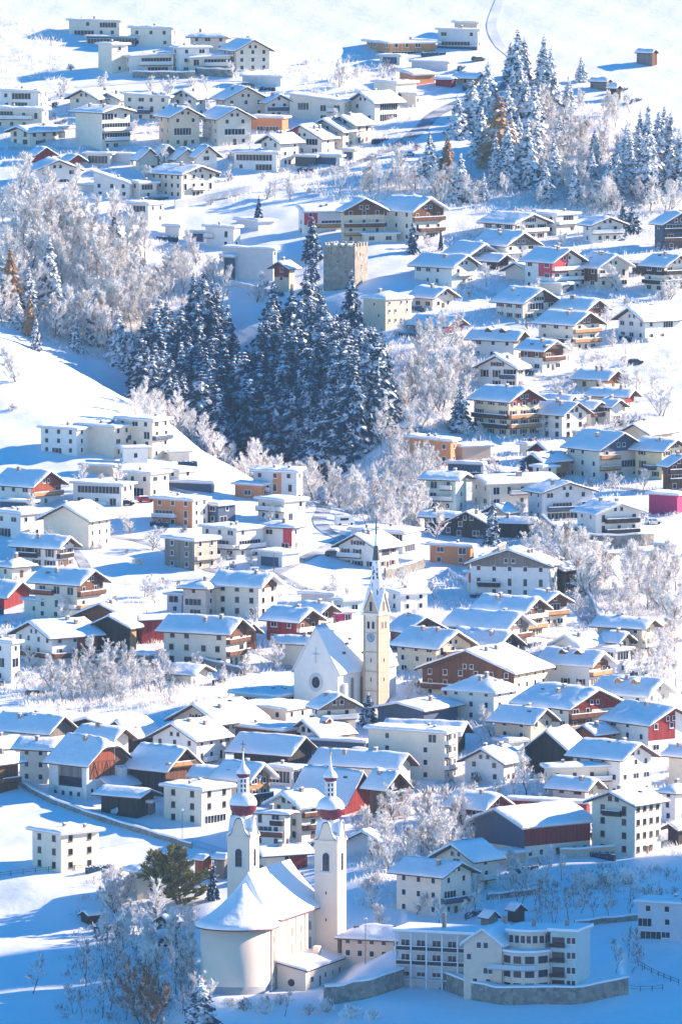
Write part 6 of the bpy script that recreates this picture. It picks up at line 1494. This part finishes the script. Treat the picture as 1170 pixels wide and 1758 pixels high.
# ------------------------------------------------------------------ cars, lamps
def car(u, v, paint, label, rz=0.3, van=False):
    p=at(u,v); root=empty('delivery_van' if van else 'parked_car',p,rz,label,'van' if van else 'car')
    h=1.9 if van else .95; L=4.9 if van else 4.2; m=MB()
    pr=[(0,.3),(L,.3),(L,.85),(L*.8,.95),(L*.66,h+.45),(L*.12,h+.45),(0,.95)] if not van else [(0,.35),(L,.35),(L,1.1),(L*.86,2.2),(0,2.3)]
    for y in (-.85,.85): m.face([(x-L/2,y,z) for x,z in pr],paint)
    for i in range(len(pr)): j=(i+1)%len(pr); m.face([(pr[i][0]-L/2,-.85,pr[i][1]),(pr[j][0]-L/2,-.85,pr[j][1]),(pr[j][0]-L/2,.85,pr[j][1]),(pr[i][0]-L/2,.85,pr[i][1])],paint)
    m.obj('body',root)
    g=MB(); g.box(-L*.3,-.87,h+.02 if not van else 1.3,L*.16,.87,h+.36 if not van else 1.9,'glass'); g.obj('side_window',root)
    zt=pr[4][1] if not van else 2.25; s_=MB(); s_.box(-L*.36 if not van else -L*.48,-.8,zt,L*.14 if not van else L*.34,.8,zt+.22,'snow'); s_.obj('snow_cover',root)
    for x in (-L*.32,L*.32):
        for y in (-.84,.84):
            t=MB(); b=[(x+.33*math.cos(a),y,.33+.33*math.sin(a)) for a in np.linspace(0,6.283,13)[:-1]]; k=[(q[0],y*1.06,q[2]) for q in b]; t.face(k,'tyre')
            for i in range(12): j=(i+1)%12; t.face([b[i],b[j],k[j],k[i]],'tyre')
            t.obj('wheel',root)
car(591,902,'carpaint_white','white van with snow on top parked beside the winding road',.4,True)
car(572,955,'carpaint_dark','dark car parked left of the twin-gabled house',0)
car(800,812,'carpaint_dark','dark car parked beside the blue carport in the shaded lane',.1)
car(208,1398,'carpaint_white','snow-covered car beside the open barn',.6)
car(968,998,'carpaint_dark','dark car under the white guest house roof at the sloping road',.9)
car(250,862,'carpaint_red','small red car beside the orange and cream house',.2)
car(216,868,'carpaint_dark','dark blue car left of the orange and cream house',.2)
car(820,105,'carpaint_dark','tiny dark car on the uppermost road',.7)
car(425,150,'carpaint_dark','snowed-in car below the upper villas',0)
for u,v,p_,l_,r_ in ((330,880,'carpaint_dark','dark car in front of the orange and cream house loggia',.3),(440,985,'carpaint_white','snowed-in car beside the double garage',.2),(690,1120,'carpaint_dark','dark car at the foot of the clock tower',.6),(760,1330,'carpaint_red','red car beside the standing-seam barn',.4),(1010,1440,'carpaint_dark','dark car between red timber barn and tall cream house',.5),(940,470,'carpaint_dark','dark car below the bright red walled chalet',.2),(700,268,'carpaint_white','white car on the upper road bend',.9),(1090,625,'carpaint_dark','dark car beside the bright right meadow',0),(880,880,'carpaint_white','white car in front of the dark timber building',.1),(60,1195,'carpaint_dark','dark car left of the left hollow',.3),(500,1420,'carpaint_dark','dark car between the two onion towers',.5),(1120,900,'carpaint_white','white car right of the two dark balcony chalet',.2)):
    car(u,v,p_,l_,r_)
def lamp(u,v,label,h=5.5):
    p=at(u,v); root=empty('street_lamp',p,0,label,'street lamp'); m=MB(); m.tube((0,0,-.5),(0,0,h),.09,.06,'metal',6); m.obj('pole',root)
    m=MB(); m.lathe(0,0,[(.12,h),(.3,h+.15),(.3,h+.35),(.1,h+.45)],8,'frame'); m.obj('lamp_head',root)
lamp(264,1368,'street lamp in front of the dark timber barn',6); lamp(144,1486,'short street lamp beside the lone white cube house',4); lamp(313,1440,'street lamp at the lane below the white modern house',6)
lamp(627,1655,'tall pole on the church terrace',9); lamp(470,990,'lamp post beside the double garage',6); lamp(800,1495,'lamp post near the frosted garden',6)

# ------------------------------------------------------------------ unseen blocker spur, added at right to throw the shade
d0 = along(at(585,1600))+330
cb=cross(at(900,1482))
cE=cross(at(420,1722))-2; cW=cross(at(350,1660))+3; hN=crest(at(420,1712),-4,d0); hM=crest(at(100,1600),10,d0)
prof=[(cE-260,crest(at(700,1740),20,d0)),(cE-1,crest(at(700,1740),20,d0)),(cE+1,hN),(cW,hN),(cW+1.5,hM),(cb-9,hM),(cb-7,hM-30),(cb-2,hM-70),(cb+50,hM-150)]
spur('shade_casting_spur',prof,d0,50)
# ------------------------------------------------------------------ haze
hz = bpy.data.materials.new('winter haze'); hz.use_nodes=True; t=hz.node_tree
for n_ in list(t.nodes):
    if n_.type=='BSDF_PRINCIPLED': t.nodes.remove(n_)
pv=t.nodes.new("ShaderNodeVolumePrincipled"); pv.inputs['Color'].default_value=(.42,.70,1,1); pv.inputs['Density'].default_value=HAZE; pv.inputs['Anisotropy'].default_value=0.0
t.links.new(pv.outputs[0], t.nodes['Material Output'].inputs['Volume'])
if HAZE>0:
    M['haze']=hz; m=MB(); m.box(-1100,-2420,-420,1100,1320,345,'haze'); tag(m.obj('haze'),None,None,kind='stuff')
print('COUNTS',CNT,len(bpy.data.objects),len(HOUSES))
